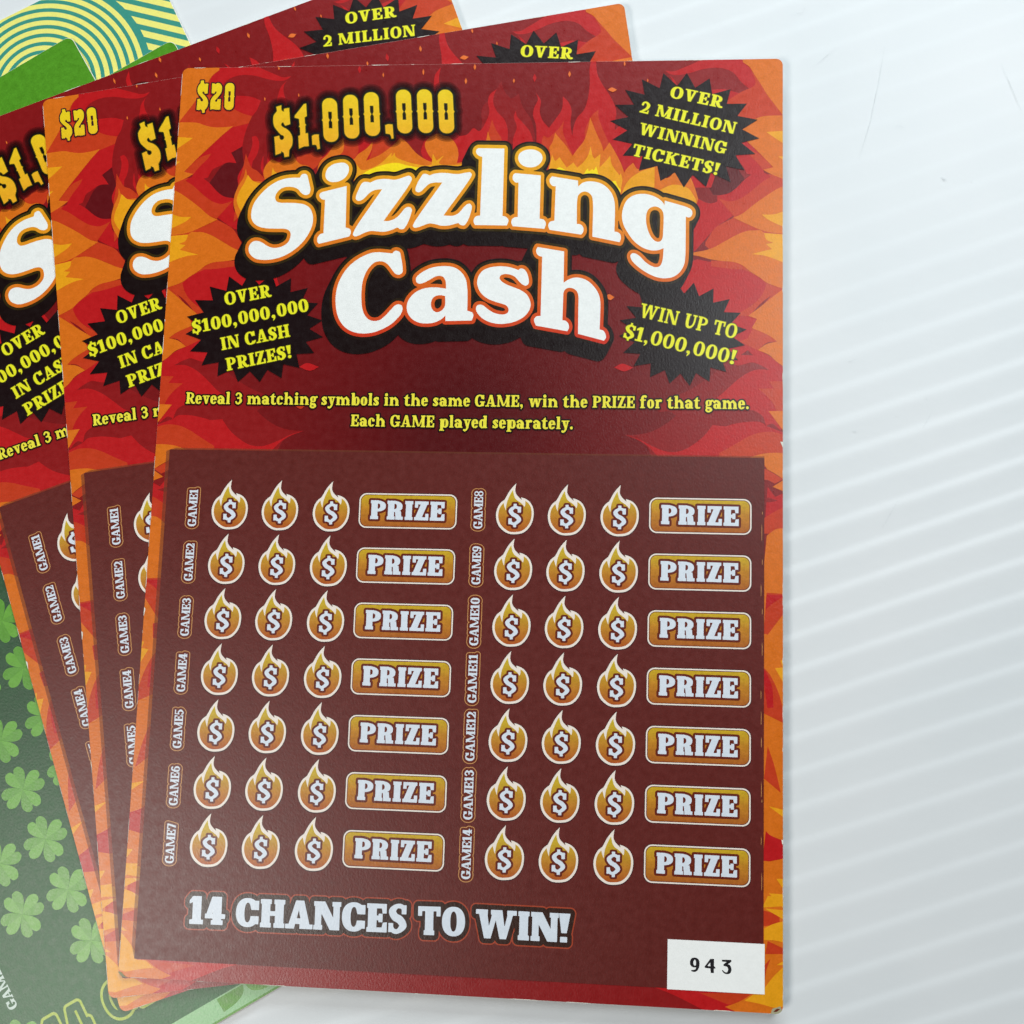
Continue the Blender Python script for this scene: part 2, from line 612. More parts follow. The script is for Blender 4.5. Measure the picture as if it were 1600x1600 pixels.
    if ch == 'A':
        w_ = 0.70 + S * .85
        tl = (w_ - S * .62) / 2
        g = [Pn((X, 0), (X + T * 1.05, 0), (tl + T * 1.15, 1), (tl - .02, 1)), Pn((w_ - X - S * 1.02, 0), (w_ - X, 0), (tl + S * .82, 1), (tl - .02, 1)),
             R(w_ * .24, .24, w_ * .7, .24 + T * .85)]
        if ultra:
            g = [Pn((X, 0), (X + S * .8, 0), (tl + S * .5, 1), (tl - .04, 1)), Pn((w_ - X - S * .95, 0), (w_ - X, 0), (tl + S * .84, 1), (tl + .0, 1)), R(w_ * .24, .17, w_ * .7, .37)]
        return g + [R(-.03, 0, S * .55 + 2 * X + .03, B), R(w_ - SX - .05, 0, w_ + .03, B)], w_
    if ch in 'VW':
        n = 1 if ch == 'V' else 2
        u = 0.40 + S * .55
        w_ = u * n * 1.02 + T * 1.1 + .14
        g = []
        for k in range(n):
            x0 = .06 + k * u
            g += [Pn((x0, 1), (x0 + S, 1), (x0 + u * .5 + S * .62, 0), (x0 + u * .5 - S * .12, 0)),
                  Pn((x0 + u - .02, 1), (x0 + u + T * 1.15, 1), (x0 + u * .5 + S * .62, 0), (x0 + u * .5 + S * .1, 0))]
        g += [R(-.02, 1 - B, SX + .01, 1), R(w_ - T - 2 * X - .10, 1 - B, w_, 1)]
        if ch == 'W' and ultra:
            g += [R(u - .04, 1 - B, u + S + .06, 1)]
        return g, w_
    if ch == 'M':
        w_ = 1.0 + S * .75
        a = T * 1.1 if not ultra else S * .7
        g = [R(X, 0, X + a, 1), R(w_ - X - S, 0, w_ - X, 1), Pn((X, 1), (X + S * 1.05, 1), (w_ / 2 + S * .30, .06), (w_ / 2 - S * .42, .06)),
             Pn((w_ - X - S * .8, 1), (w_ - X, 1), (w_ / 2 + S * .30, .06), (w_ / 2 - S * .02, .06))]
        return g + [R(0, 0, a + 2 * X, B), R(w_ - SX, 0, w_, B), R(0, 1 - B, X + .1, 1), R(w_ - SX, 1 - B, w_, 1)], w_
    if ch == 'N':
        w_ = 0.78 + S * .75
        a = T * 1.1 if not ultra else S * .75
        g = [R(X, 0, X + a, 1), R(w_ - X - a, 0, w_ - X, 1), Pn((X, 1), (X + S * 1.15, 1), (w_ - X, 0), (w_ - X - S * 1.1, 0))]
        return g + [R(0, 0, a + 2 * X, B), R(0, 1 - B, X + .12, 1), R(w_ - a - 2 * X, 1 - B, w_, 1)], w_
    if ch == 'K':
        w_ = .70 + S * .85
        g = [R(X, 0, X + S, 1), R(0, 0, SX, B), R(0, 1 - B, SX, 1),
             Pn((X + S * .9, .42), (X + S * .9, .62), (w_ - .22, 1), (w_ - .05, 1)), Pn((X + S + .02, .56), (X + S + .2, .70), (w_ + .0, 0), (w_ - S * 1.2, 0)),
             R(w_ - .34, 1 - B, w_ + .0, 1), R(w_ - S * 1.3, 0, w_ + .05, B)]
        return g, w_ + .03
    if ch == 'U':
        w_ = .62 + S * .9
        x1 = w_ - X - T * 1.1
        g = [Br([(X + h, 1 - h), (X + h, .42), (X + h + .07, .14), (w_ * .5, T * .7), (x1 - .06, .16), (x1 + T * .55, .42), (x1 + T * .55, .95)],
                [h, h, h * .95, T * .72, T * .6, T * .55, T * .55]), R(0, 1 - B, SX, 1), R(X, .7, X + S, 1), R(x1 - X - .03, 1 - B, w_, 1)]
        return g, w_
    if ch == 'Z':
        w_ = .56 + S * .5
        A = max(T, B)
        return [R(0.02, 1 - A, w_, 1), R(0, 0, w_ + .02, A), Pn((0, .0), (S * 1.05, .0), (w_, 1), (w_ - S * 1.05, 1)), R(.02, .66, T * .9 + .04, 1),
                R(w_ + .02 - T * .9 - .02, 0, w_ + .02, .35)], w_ + .02
    if ch == '!':
        return [Pn((.0 + X, .32 if ultra else .34), (S * .62 + X, .32 if ultra else .34), (S * 1.0 + X, 1), (X - S * .3, 1)),
                (R(X - .04, 0, S * .68 + X, .19) if ultra else ('+', ell(X + S * .31, .115, .125, .125)))], S + X
    if ch == ',':
        d = S * .50
        return [('+', ell(d, d * .9, d, d)), Br([(d * 1.5, d * .9), (d * 1.45, -.02), (d * .7, -.18)], [d * .5, d * .42, .02])], 2 * d + .06
    if ch == '.':
        d = S * .50
        return [('+', ell(d, d * .95, d, d))], 2 * d + .03
    if ch == '1':
        return [R(X + .06, 0, X + S + .06, 1), R(0, 0, SX + .10, B), Pn((-.02, .72), (-.02, .84), (X + .06, 1), (X + S, 1), (X + S, .80), (X + .06, .78))], SX + .1
    if ch == '2':
        w_ = .50 + S * .6
        g = [Br([(.10, .70), (.14, .86), (w_ * .5, 1 - T * .6), (w_ - h * 1.0, .72), (w_ * .70, .42), (w_ * .36, .2), (.12, .08)], [h * .62, T * .6, T * .6, h, h * .75, T * .65, T * .6]),
             Pn((0, 0), (w_, 0), (w_, .30), (w_ - T * .8, .30), (w_ - T, max(T, B) * 1.15), (0, max(T, B) * 1.15))]
        return g, w_
    if ch == '3':
        w_ = .50 + S * .55
        g = [Br([(.09, .80), (w_ * .28, .93), (w_ * .56, 1 - T * .6), (w_ - h * 1.15, .74), (w_ * .62, .545), (w_ * .36, .53)], [h * .62, T * .6, T * .6, h * .92, T * .62, T * .6]),
             Br([(w_ * .40, .53), (w_ * .66, .52), (w_ - h, .28), (w_ * .54, T * .6 - .01), (w_ * .26, .07), (.09, .20)], [T * .6, T * .62, h, T * .6, T * .6, h * .62])]
        return g, w_
    if ch == '4':
        w_ = .56 + S * .6
        x = w_ - .14 - S
        return [R(x, 0, x + S, 1), R(x - X * 1.3, 0, x + S + X * 1.3, B), R(0, .22, w_, .22 + T), Pn((0, .22), (T * 1.25, .22), (x + S * .55, 1), (x - .04, 1))], w_
    if ch == '5':
        w_ = .50 + S * .55
        return [R(.08, 1 - max(T, B) * 1.1, w_ - .04, 1), R(.06, .46, .06 + T * .95, 1),
                Br([(.10, .52), (w_ * .5, .60), (w_ - h, .33), (w_ * .52, T * .6 - .01), (w_ * .25, .06), (.09, .19)], [T * .55, T * .6, h, T * .6, T * .6, h * .62])], w_
    if ch in '69':
        w_ = .52 + S * .6
        g = O_(w_ / 2, w_, S * .92, T * .9, -.015, .64, 2.2)
        g += [Br([(w_ - .12, .84), (w_ * .66, 1 - T * .6), (w_ * .36, .86), (h, .55), (h, .34)], [T * .7, T * .58, h * .8, h * .95, h * .95])]
        if ch == '9':
            g2 = []
            for k, d in g:
                if k == 'b':
                    g2.append((k, (np.c_[w_ - d[0][:, 0], 1 - d[0][:, 1]], d[1])))
                else:
                    g2.append((k, np.c_[w_ - d[:, 0], 1 - d[:, 1]]))
            g = g2
        return g, w_
    if ch == '7':
        w_ = .50 + S * .5
        return [R(0, 1 - max(T, B) * 1.15, w_, 1), R(0, .66, T * .9, 1), Pn((.16, 0), (.16 + S, 0), (w_, 1 - T), (w_ - S * .8, 1 - T))], w_
    if ch == '8':
        w_ = .52 + S * .62
        a, b = w_ * .94, w_
        return [('+', ell(w_ / 2, .755, a / 2, .262)), ('+', ell(w_ / 2, .27, b / 2, .285)), ('-', ell(w_ / 2, .765, a / 2 - S * .72, .262 - T * .85)),
                ('-', ell(w_ / 2, .265, b / 2 - S * .78, .285 - T * .85))], w_
    # ---- lower case (x-height .73)
    x = .73
    s = B * .9

    def stem(x0, top=x, foot=True, flag=True):
        g = [R(x0, 0, x0 + S, top)]
        if foot:
            g.append(R(x0 - X * .85, 0, x0 + S + X * .85, s))
        if flag:
            g.append(Pn((x0 - X, top - s * 1.15), (x0 - X, top - s * .25), (x0 + S, top), (x0 + S, top - s * 1.2)))
        return g

    def arch(x0, wd, foot=True):
        g = [Br([(x0 + S * .8, x - .20), (x0 + S + wd * .35, x - T * .55), (x0 + wd - h * .2, x - .12), (x0 + wd + h, x - .30), (x0 + wd + h, h)], [T * .5, T * .62, h * .85, h, h]),
             R(x0 + wd, 0, x0 + wd + S, .45)]
        if foot:
            g.append(R(x0 + wd - X * .7, 0, x0 + wd + S + X * .85, s))
        return g
    if ch in 'nh':
        return stem(X, 1.06 if ch == 'h' else x) + arch(X, .23 + S), X + .23 + 2 * S + X
    if ch == 'm':
        d = .20 + S
        return stem(X) + arch(X, d) + arch(X + d, d), X + 2 * d + S + X
    if ch == 'i':
        return stem(X) + [('+', ell(X + h - .01, .93, S * .56, S * .56))], SX
    if ch == 'l':
        return stem(X, 1.06), SX
    if ch == 'r':
        return stem(X) + [Br([(X + S * .8, x - .2), (X + S + .1, x - .06), (X + S + .17, x - .10)], [T * .5, T * .7, S * .44])], X + S + .27
    if ch == 't':
        return [R(X * .6 + .03, .12, X * .6 + .03 + S, x), Pn((X * .6 + .03, x), (X * .6 + .03 + S, x), (X * .6 + .03 + S, x + .24), (X * .6 + .12, x + .16)), R(-.03, x - s * 1.05, S + .22, x),
                Br([(X * .6 + .03 + h, .22), (X * .6 + .05 + h, .10), (S + .16, .055), (S + .25, .10)], [h, h * .8, .07, .05])], S + .26
    if ch == 'f':
        return [R(X, 0, X + S, .8), R(0, 0, SX + .03, s), R(-.02, x - s * 1.05, S + .24, x), Br([(X + h, .72), (X + h + .02, .93), (X + S + .07, 1.03), (X + S + .15, .97)], [h, h * .9, T * .6, S * .42])], S + .28
    if ch == 'o':
        w_ = .42 + S * .75
        return O_(w_ / 2, w_, S * .98, T * .85, -.015, x + .015), w_
    if ch in 'ec':
        w_ = .40 + S * .72
        g = O_(w_ / 2, w_ + .02, S * .98, T * .85, -.015, x + .015)
        if ch == 'e':
            g += [neg(R(w_ * .5, .19, w_ + .1, .335)), R(S * .6, .335, w_ - .01, .335 + T * .75)]
        else:
            g += [neg(R(w_ * .56, .17, w_ + .1, .56)), ('+', ell(w_ - S * .50, x - .20, S * .50, S * .48))]
        return g, w_
    if ch in 'bpd':
        w_ = .42 + S * .75
        ox = X + S * .45
        if ch == 'd':
            g = O_(w_ / 2, w_, S, T * .85, -.015, x + .015) + stem(w_ - S * .8, 1.06)
            return g, w_ + S * .2 + X
        g = O_(ox + w_ / 2, w_, S * .98, T * .85, -.015, x + .015)
        if ch == 'b':
            g += stem(X, 1.06, foot=False)
        else:
            g += [R(X, -.28, X + S, x), R(0, -.28, SX + .03, -.28 + s), Pn((0, x - s * 1.15), (0, x - s * .25), (X + S, x), (X + S, x - s * 1.2))]
        return g, ox + w_
    if ch == 'a':
        w_ = .38 + S
        x1 = w_ - S
        return [Br([(.10, .56), (w_ * .34, x - T * .55), (x1 - .02, x - .10), (x1 + h, .46), (x1 + h, h)], [S * .42, T * .62, h * .8, h, h]), R(x1, 0, x1 + S, .3),
                R(x1, 0, x1 + S + X * 1.0, s), ('+', ell(w_ * .40, .215, w_ * .40, .232)), ('-', ell(w_ * .44, .215, w_ * .40 - S * .85, .232 - T * .9)), R(x1, .1, x1 + S, .5)], w_ + X * .9
    if ch == 's':
        w_ = .36 + S * .55
        a, b = T * .58, S * .48
        return [Br([(w_ - .09, x - .17), (w_ * .55, x - a + .01), (b * .95, x - .19), (w_ * .5, x * .5), (w_ - b * .95, .19), (w_ * .45, a - .01), (.07, .16)],
                   [T * .5, a, b * .92, b, b * .92, a, T * .5]), R(w_ - T * .7 - .05, x - .26, w_ - .03, x - .02), R(.0, .02, T * .7 + .02, .25)], w_
    if ch in 'vy':
        w_ = .50 + S * .62
        g = [Pn((.05, x), (.05 + S, x), (w_ * .5 + S * .48, 0), (w_ * .5 - S * .18, 0)), Pn((w_ - .05 - T * 1.1, x), (w_ - .05, x), (w_ * .5 + S * .48, 0), (w_ * .5 + S * .05, 0)),
             R(-.02, x - s, SX - .02, x), R(w_ - T - 2 * X - .02, x - s, w_ + .02, x)]
        if ch == 'y':
            g += [Br([(w_ * .5 + S * .22, .04), (w_ * .42, -.15), (w_ * .24, -.23), (w_ * .12, -.19)], [S * .34, T * .62, T * .6, S * .38])]
        return g, w_
    if ch == 'w':
        u = .32 + S * .5
        w_ = 2 * u + T + .12
        g = []
        for k in range(2):
            x0 = .05 + k * u
            g += [Pn((x0, x), (x0 + S, x), (x0 + u * .5 + S * .55, 0), (x0 + u * .5 - S * .12, 0)), Pn((x0 + u - .02, x), (x0 + u + T, x), (x0 + u * .5 + S * .55, 0), (x0 + u * .5 + S * .1, 0))]
        return g + [R(-.02, x - s, SX - .02, x), R(w_ - T - 2 * X - .04, x - s, w_ + .02, x)], w_
    if ch == 'g':
        w_ = .42 + S * .7
        return O_(w_ / 2 - .02, w_ - .06, S * .88, T * .8, .22, x + .015) + [Br([(w_ - .14, x - .08), (w_ + .02, x - .05)], [T * .6, T * .72]),
               Br([(w_ * .22, .26), (w_ * .14, .14), (w_ * .3, .065), (w_ * .66, .04), (w_ - .10, -.09), (w_ * .6, -.215), (w_ * .3, -.22), (.08, -.12), (w_ * .2, .02)],
                  [T * .5, T * .55, T * .75, T * .85, T * .8, T * .6, T * .6, T * .75, T * .55])], w_
    return [], .3


SDF_CACHE = {}


def line_sdf(text, f, track, margin, res):
    """distance field of a line of lettering; cap height = 1"""
    key = (text, id(f), track, margin, res)
    if key in SDF_CACHE:
        return SDF_CACHE[key]
    items, x = [], 0.0
    for ch in text:
        g, adv = glyph(ch, f)
        if g:
            items.append((g, x, adv))
        x += adv + track
    L = x - track
    h_ = 1.0 / res
    x0, y0 = -margin - .1, -margin - .42
    nx = int((L + 2 * margin + .2) / h_) + 2
    ny = int((1.25 + .42 + 2 * margin) / h_) + 2
    D = np.full((ny, nx), 9.0)
    for g, gx, adv in items:
        i0 = max(0, int((gx - margin - .12 - x0) / h_))
        i1 = min(nx, int((gx + adv + margin + .12 - x0) / h_) + 1)
        X_, Y_ = np.meshgrid(x0 + np.arange(i0, i1) * h_ - gx, y0 + np.arange(ny) * h_)
        P = np.c_[X_.ravel(), Y_.ravel()]
        d = np.full(len(P), 9.0)
        for k, data in g:
            if k == '+':
                d = np.minimum(d, sd_poly(P, data))
            elif k == '-':
                d = np.maximum(d, -sd_poly(P, data))
            else:
                d = np.minimum(d, sd_brush(P, *data))
        D[:, i0:i1] = np.minimum(D[:, i0:i1], d.reshape(X_.shape))
    SDF_CACHE[key] = (D, x0, y0, h_, L)
    return SDF_CACHE[key]


LIFT = 2.0e-6
ZS = 0.30                 # every printed layer is a fraction of a micrometre above the one below


def lettering(mb, text, f, a, b, cap, z, layers, track=0.07, margin=0.35, res=34):
    """set a line from baseline point a to b (metres) with the given cap height; layers = [(offset in m, material)] from the bottom up;
    a pair of offsets makes a ring"""
    D, x0, y0, h_, L = line_sdf(text, f, track, margin, res)
    a, b = np.array(a), np.array(b)
    ux = (b - a) / L
    e = (b - a) / np.linalg.norm(b - a)
    uy = np.array([-e[1], e[0]]) * cap
    s_ = (np.linalg.norm(ux) + cap) / 2
    for k, (off, mat) in enumerate(layers):
        if isinstance(off, tuple):
            lo_, hi_ = off[0] / s_, off[1] / s_
            mid_, half = (lo_ + hi_) / 2, (hi_ - lo_) / 2
            ls = contours(np.abs(D - mid_), x0, y0, h_, half)
        else:
            ls = contours(D, x0, y0, h_, off / s_)
        mb.poly([a + l[:, :1] * ux + l[:, 1:] * uy for l in ls], z + k * LIFT, mat)


def clip_convex(poly, hull):
    out = list(map(tuple, poly))
    n = len(hull)
    for i in range(n):
        ax, ay = hull[i]
        bx, by = hull[(i + 1) % n]
        src, out = out, []
        if not src:
            break
        sd = [(bx - ax) * (y - ay) - (by - ay) * (x - ax) for x, y in src]
        for j in range(len(src)):
            p, q = src[j], src[(j + 1) % len(src)]
            s0, s1 = sd[j], sd[(j + 1) % len(src)]
            if s0 >= 0:
                out.append(p)
            if (s0 >= 0) != (s1 >= 0):
                t = s0 / (s0 - s1)
                out.append((p[0] + (q[0] - p[0]) * t, p[1] + (q[1] - p[1]) * t))
    return np.array(out) if len(out) >= 3 else None


def rrect(w_, h_, r, n=7, cx=0.0, cy=0.0):
    pts = []
    for sx, sy, a0 in ((1, -1, -90), (1, 1, 0), (-1, 1, 90), (-1, -1, 180)):
        for k in range(n + 1):
            a = math.radians(a0 + 90 * k / n)
            pts.append((cx + sx * (w_ / 2 - r) + r * math.cos(a), cy + sy * (h_ / 2 - r) + r * math.sin(a)))
    return np.array(pts)


PXM = 0.0001066          # metres on the ticket per photo pixel, about
px = PXM
# ------------------------------------------------------------------ the red ticket: one drawing, used by all three
CR = 0.0011
HULL = rrect(TW - 0.00005, TH - 0.00005, CR)
OUT = rrect(TW, TH, CR)
CARD_T = 0.00034


def card_mesh(mb, outline, inset, t, mat):
    """a sheet of card with slightly rounded-over, worn top edges"""
    c = outline.mean(axis=0)
    n = len(outline)
    k = 1 - inset / np.linalg.norm(outline - c, axis=1)
    top = c + (outline - c) * k[:, None]
    mi = mb.mi(mat)
    b0 = len(mb.v)
    for ring, z in ((outline, -t), (outline, -inset * 0.7), (top, 0.0)):
        mb.v += [(x, y, z) for x, y in ring]
    for r in range(2):
        for i in range(n):
            j = (i + 1) % n
            mb.f.append((b0 + r * n + i, b0 + r * n + j, b0 + (r + 1) * n + j, b0 + (r + 1) * n + i)); mb.m.append(mi)
    mb.f.append(tuple(b0 + 2 * n + i for i in range(n))); mb.m.append(mi)
    mb.f.append(tuple(b0 + i for i in range(n))[::-1]); mb.m.append(mi)


zc = [4e-6]


def nz(step=1.2e-6):
    zc[0] += step
    return zc[0]


art = MB()
art.poly([HULL], nz(), M['deep'])
C4 = (255, 85, 8.0); C5 = (240, 260, 8.0); C6 = (225, 430, 6.1538); C7 = (180, 650, 10.6667); CS = (370, 230, 8.0)
C8 = (400, 85, 5.0); CC = (740, 85, 6.6667); CB = (940, 90, 5.3333); C3 = (950, 420, 5.5172); C0 = (0, 0, 1.0)
K1 = (0, 900, 5.3333); K2 = (0, 1100, 6.4); K3 = (0, 1300, 5.3333); K5 = (1000, 1350, 6.4); CE = (240, 660, 4.0)


def A(crop, s, mat, mirror=True, n=6):
    p = unproj(path(s, crop, n))
    for q in ([p, p * np.array([-1, 1])] if mirror else [p]):
        if ar2(q) < 0:
            q = q[::-1]
        q = clip_convex(q, HULL)
        if q is not None:
            art.poly([q], nz(), M[mat])


# side flames (left half drawn, the print is mirrored about the middle)
A(C4, "640,150* 1150,150 1300,215 1600,275* 1540,330* 1500,400 1520,520 1540,600 1400,640* 1380,700 1340,1000 1300,1250 1300,1750* 950,1650* 990,1480 700,1200 400,900* 200,800*", 'brick')
A(C6, "150,850* 300,780 620,735* 800,930 930,1030* 1030,1090 1150,1140 1300,1190* 1250,1268 1150,1268 1085,1305* 1180,1390 1300,1460 1420,1490 1540,1497* 1420,1540 1330,1600 1280,1700* 120,1700*", 'brick')
A(C0, "236,285* 300,282* 340,343* 362,385* 330,440* 222,462*", 'vermil')
A(C0, "248,100* 300,100* 330,170* 285,225* 262,290* 240,300*", 'vermil')
A(C0, "215,435* 262,440* 300,490* 262,530* 215,540*", 'vermil')
A(C6, "430,380* 640,360* 800,500* 740,700* 560,740* 440,650*", 'red')
A(C4, "990,1150* 850,1230 880,1285 915,1360* 800,1355 720,1410 640,1520 575,1630 640,1720 720,1770 830,1790* 930,1790* 1050,1600* 1000,1300 990,1200", 'pocket')
A(C4, "690,140* 1150,140* 1260,190 1400,250 1500,286 1600,273* 1545,315 1450,332 1300,308 1150,268 1000,258 900,275 800,325 700,440 500,600* 500,300*", 'red')
A(C4, "1545,328* 1470,410 1440,500 1420,570 1410,660* 1560,660* 1530,560 1505,470 1510,390", 'red')
A(C4, "895,515* 1100,530 1222,578* 1170,700 1110,775* 1070,860* 700,900* 500,640*", 'red')
A(C4, "1070,860* 880,900 740,1010 600,1140 460,1270 330,1400 265,1468* 375,1500* 330,1600* 560,1540* 620,1440 700,1400 800,1352 915,1360* 880,1285 850,1230* 990,1150* 1010,1040 1040,940", 'red')
A(C5, "270,215* 440,150 540,118 620,150 700,210 800,320 880,375 1005,400* 1000,440* 930,520 800,640* 600,560* 400,350*", 'red')
A(C4, "330,1405* 460,1290 600,1240* 560,1300 460,1400 375,1500* 265,1470*", 'vermil')
A(C4, "1110,1030* 1160,1020 1195,1080 1200,1160 1160,1280 1120,1340 1110,1460 1150,1560* 1230,1560* 1250,1500* 1220,1420 1240,1300 1300,1180 1330,1100* 1340,1250 1300,1340 1260,1440 1330,1700* 960,1700* 930,1540 1000,1400 1080,1240 1115,1120", 'red')
A(C5, "1000,430* 800,640* 880,700 1010,785* 1100,800* 1050,640 1000,540", 'red')
A(C6, "165,845* 300,735 460,662* 600,590* 440,735* 640,730* 620,810 560,830 450,800 380,820 290,866* 400,866 480,900 560,960 640,1040 720,1120 830,1180* 700,1250* 400,1240* 320,1290 280,1382* 230,1360 150,1420* 120,1300* 140,1000*", 'red')
A(C6, "280,1382* 330,1348 420,1345 520,1360 650,1400 780,1480 880,1560 960,1620* 960,1720* 100,1720* 120,1440*", 'red')
A(CE, "430,-20* 470,40 520,90 600,140 680,148 770,118 860,75 940,52* 850,85 790,125 725,190* 300,190* 200,0*", 'red')
A(C6, "370,78* 420,30 600,-60 1000,-150* 1250,-60* 1300,100* 1000,400* 640,400* 520,300 430,220 390,150", 'red')
A(C0, "1075,300* 1110,318 1150,300 1165,310 1150,333* 1125,350 1086,392* 1075,400*", 'red', False)
A(C4, "600,300* 560,350* 470,480 400,590 330,680 180,870* 350,862 430,872 520,902 620,925 760,928 872,910* 1070,862* 1112,772* 1000,740 900,690 700,560 540,470", 'vermil')
A(C5, "240,220* 340,180 400,182* 480,230 560,300 650,380 740,440 850,470 990,432* 800,640* 790,655* 700,620 560,500 400,380 310,322* 240,300*", 'vermil')
A(C5, "795,668* 700,718 480,815* 600,820 720,860 850,930 1030,1060* 1100,1000* 1100,960* 1000,790 900,722", 'vermil')
A(C5, "1020,1180* 850,1185 700,1215 600,1290* 760,1282 1010,1250*", 'vermil')
A(C6, "228,130* 370,78* 390,150 430,220 520,300 640,370* 500,375* 400,250 300,170", 'vermil')
A(C6, "238,606* 330,540 460,488* 500,580* 570,608* 460,662* 400,690* 330,620", 'vermil')
A(C6, "160,968* 285,973* 235,1036* 375,1040* 300,1100 230,1180 195,1248* 130,1240*", 'vermil')
A(C7, "600,230* 720,175 850,142 960,142 1100,170 1250,240 1400,340 1650,500* 1650,700* 600,700*", 'vermil')
A(C5, "140,830* 500,780* 500,850* 140,900*", 'vermil')
A(C6, "90,40* 280,90* 260,150* 90,170*", 'vermil')
A(C5, "90,190* 300,170 440,145* 300,270* 90,320*", 'vermil')
# orange tongues
A(C4, "150,100* 715,100* 700,200* 620,262 560,350 470,480 400,590 330,680 200,845* 100,900*", 'orange')
A(C4, "100,850* 240,850 330,850 430,857 520,887 620,910 760,911 872,900* 740,1010 600,1140 460,1270 330,1400 263,1468* 378,1496* 300,1540 140,1610* 60,1600*", 'orange')
A(C5, "200,300* 255,300 310,322 400,380 560,500 700,620 797,666* 700,712 480,812 380,842 150,868*", 'orange')
A(C5, "150,872* 300,862 430,850* 480,815* 520,820 620,825 740,870 860,940 1040,1040 1330,1100* 1160,1130 1030,1165 900,1185 750,1200 650,1240 560,1310 450,1380 350,1450 120,1532*", 'orange')
A(C6, "150,105* 228,130* 300,190 400,280 510,372* 430,400* 470,484* 380,520 300,560 238,606* 330,630 402,686* 300,730 230,790 100,880*", 'orange')
A(C6, "100,1240* 145,1240* 268,1245* 200,1330 90,1470*", 'orange')
A(C7, "600,475* 690,472 800,470 1000,495 1180,556* 1180,640* 960,640* 905,735* 780,800 645,885* 560,880*", 'orange')
# amber points
A(C4, "100,1033* 185,1035 372,1045* 280,1110 100,1230*", 'amber')
A(C4, "100,1338* 216,1340* 100,1420*", 'amber')
A(C5, "150,590* 235,600 330,630 473,632* 400,690 150,810*", 'amber')
A(C5, "150,875* 215,870 432,853* 400,930 318,970* 400,985* 328,1045* 430,1070 558,1105* 450,1115 350,1140 150,1220*", 'amber')
# strip beside the scratch panel
A(C0, "205,735* 250,760* 262,745* 262,812* 205,812*", 'red')
A(C7, "645,885* 900,742* 1000,720* 1000,910* 880,905* 770,962* 700,920*", 'vermil')
A(C7, "560,860* 640,898* 800,1012* 600,1090*", 'orange')
A(C7, "700,1230* 860,1180* 900,1260* 820,1260*", 'brick')
A(C7, "560,1330* 640,1350 760,1420 900,1520* 900,1760* 560,1760*", 'vermil')
A(C0, "200,808* 236,806* 246,808 258,818* 262,1000* 262,1570* 150,1570*", 'orange')
A(K1, "1150,20* 1345,15* 1345,340* 1312,347* 1195,160* 1150,200*", 'vermil')
A(K1, "1200,30* 1345,30* 1345,150* 1290,95", 'red')
A(K1, "1275,395* 1330,385* 1325,525* 1275,515*", 'red', False)
A(K1, "1130,545* 1202,546* 1180,600* 1238,610* 1120,800*", 'amber')
A(K1, "1340,600* 1285,650 1200,800 1120,1050* 1330,960*", 'vermil')
A(K1, "1300,650* 1340,600* 1275,930* 1228,922* 1250,760", 'red')
A(K1, "1250,1230* 1190,1380 1125,1592* 1260,1490*", 'vermil')
A(K2, "1250,793* 1310,790 1450,768* 1250,900*", 'amber')
A(K2, "1460,1005* 1420,1040 1270,1090* 1260,1230 1400,1290* 1470,1290*", 'red')
A(K3, "1000,290* 1165,282* 1200,380* 1000,345*", 'amber')
A(K3, "1065,425* 1200,398* 1200,530* 1060,500*", 'vermil')
A(K3, "980,700* 1140,640* 1180,980* 1000,850*", 'vermil')
# foot of the print (drawn from the right-hand corner)
A(K5, "-900,1100* 260,1230* 600,1442* 900,1600* -900,1600*", 'deep')
A(K5, "0,1200* 262,1240* 600,1442* 400,1480* -200,1480*", 'brick')
A(K5, "120,1225* 300,1225* 1260,1290* 1255,1400* 1000,1400 850,1427* 965,1480* 965,1600* 900,1600* 640,1462* 300,1292", 'red')
A(K5, "600,1290* 800,1290* 1180,1290* 1050,1372 880,1405*", 'vermil')
A(K5, "1130,1290* 1000,1372 850,1427* 965,1480* 1300,1650* 1550,1650* 1550,900* 1250,900* 1240,1300*", 'orange')
A(K5, "1140,1300* 1045,1366* 1200,1398 1350,1440* 1550,1400* 1550,1000* 1435,1028* 1330,1130 1245,1240* 1240,1300*", 'amber')
A(K5, "1240,645* 1330,600 1435,573* 1550,580* 1550,790* 1435,782 1330,762 1240,760*", 'amber')
A(K5, "1288,293* 1550,310* 1550,440* 1430,440*", 'amber')
A(K5, "1363,148* 1550,150* 1550,330* 1430,245*", 'amber')
A(K5, "1245,443* 1435,462* 1550,560* 1430,552*", 'amber')
A(K5, "1245,1010* 1305,945* 1262,1060* 1245,1180*", 'vermil')
A(K5, "1550,900* 1365,1010* 1550,1010*", 'amber')
# flames rising behind the title
A(CC, "90,700* 80,620 100,540 170,460 240,360 290,278* 320,380 390,462* 430,440 472,408* 510,540 600,680 640,850* 640,960* 60,900*", 'brick', False)
A(C8, "60,950* 60,650* 200,700 420,640 700,640 1000,640 1300,610 1600,640* 1700,700* 1700,900* 1500,1000* 60,1100*", 'brick', False)
A(C8, "1055,213* 1090,270 1060,340 1030,450 1045,520 1090,560* 1110,420 1100,300", 'brick', False)
A(C8, "1445,100* 1400,160 1390,220 1385,290* 1455,290* 1430,200", 'red', False)
A(C8, "1500,800* 1440,620* 1480,550 1495,490* 1520,560 1590,640* 1700,620* 1750,900*", 'red', False)
A(CC, "-300,960* -60,830 0,770 60,800 130,700 165,600 150,490 170,420 240,362* 215,420 205,500 240,590 320,680 355,780 350,960*", 'red', False)
A(CC, "410,1000* 412,880 450,760 420,650 442,585* 450,640 500,700 590,810 640,1000*", 'red', False)
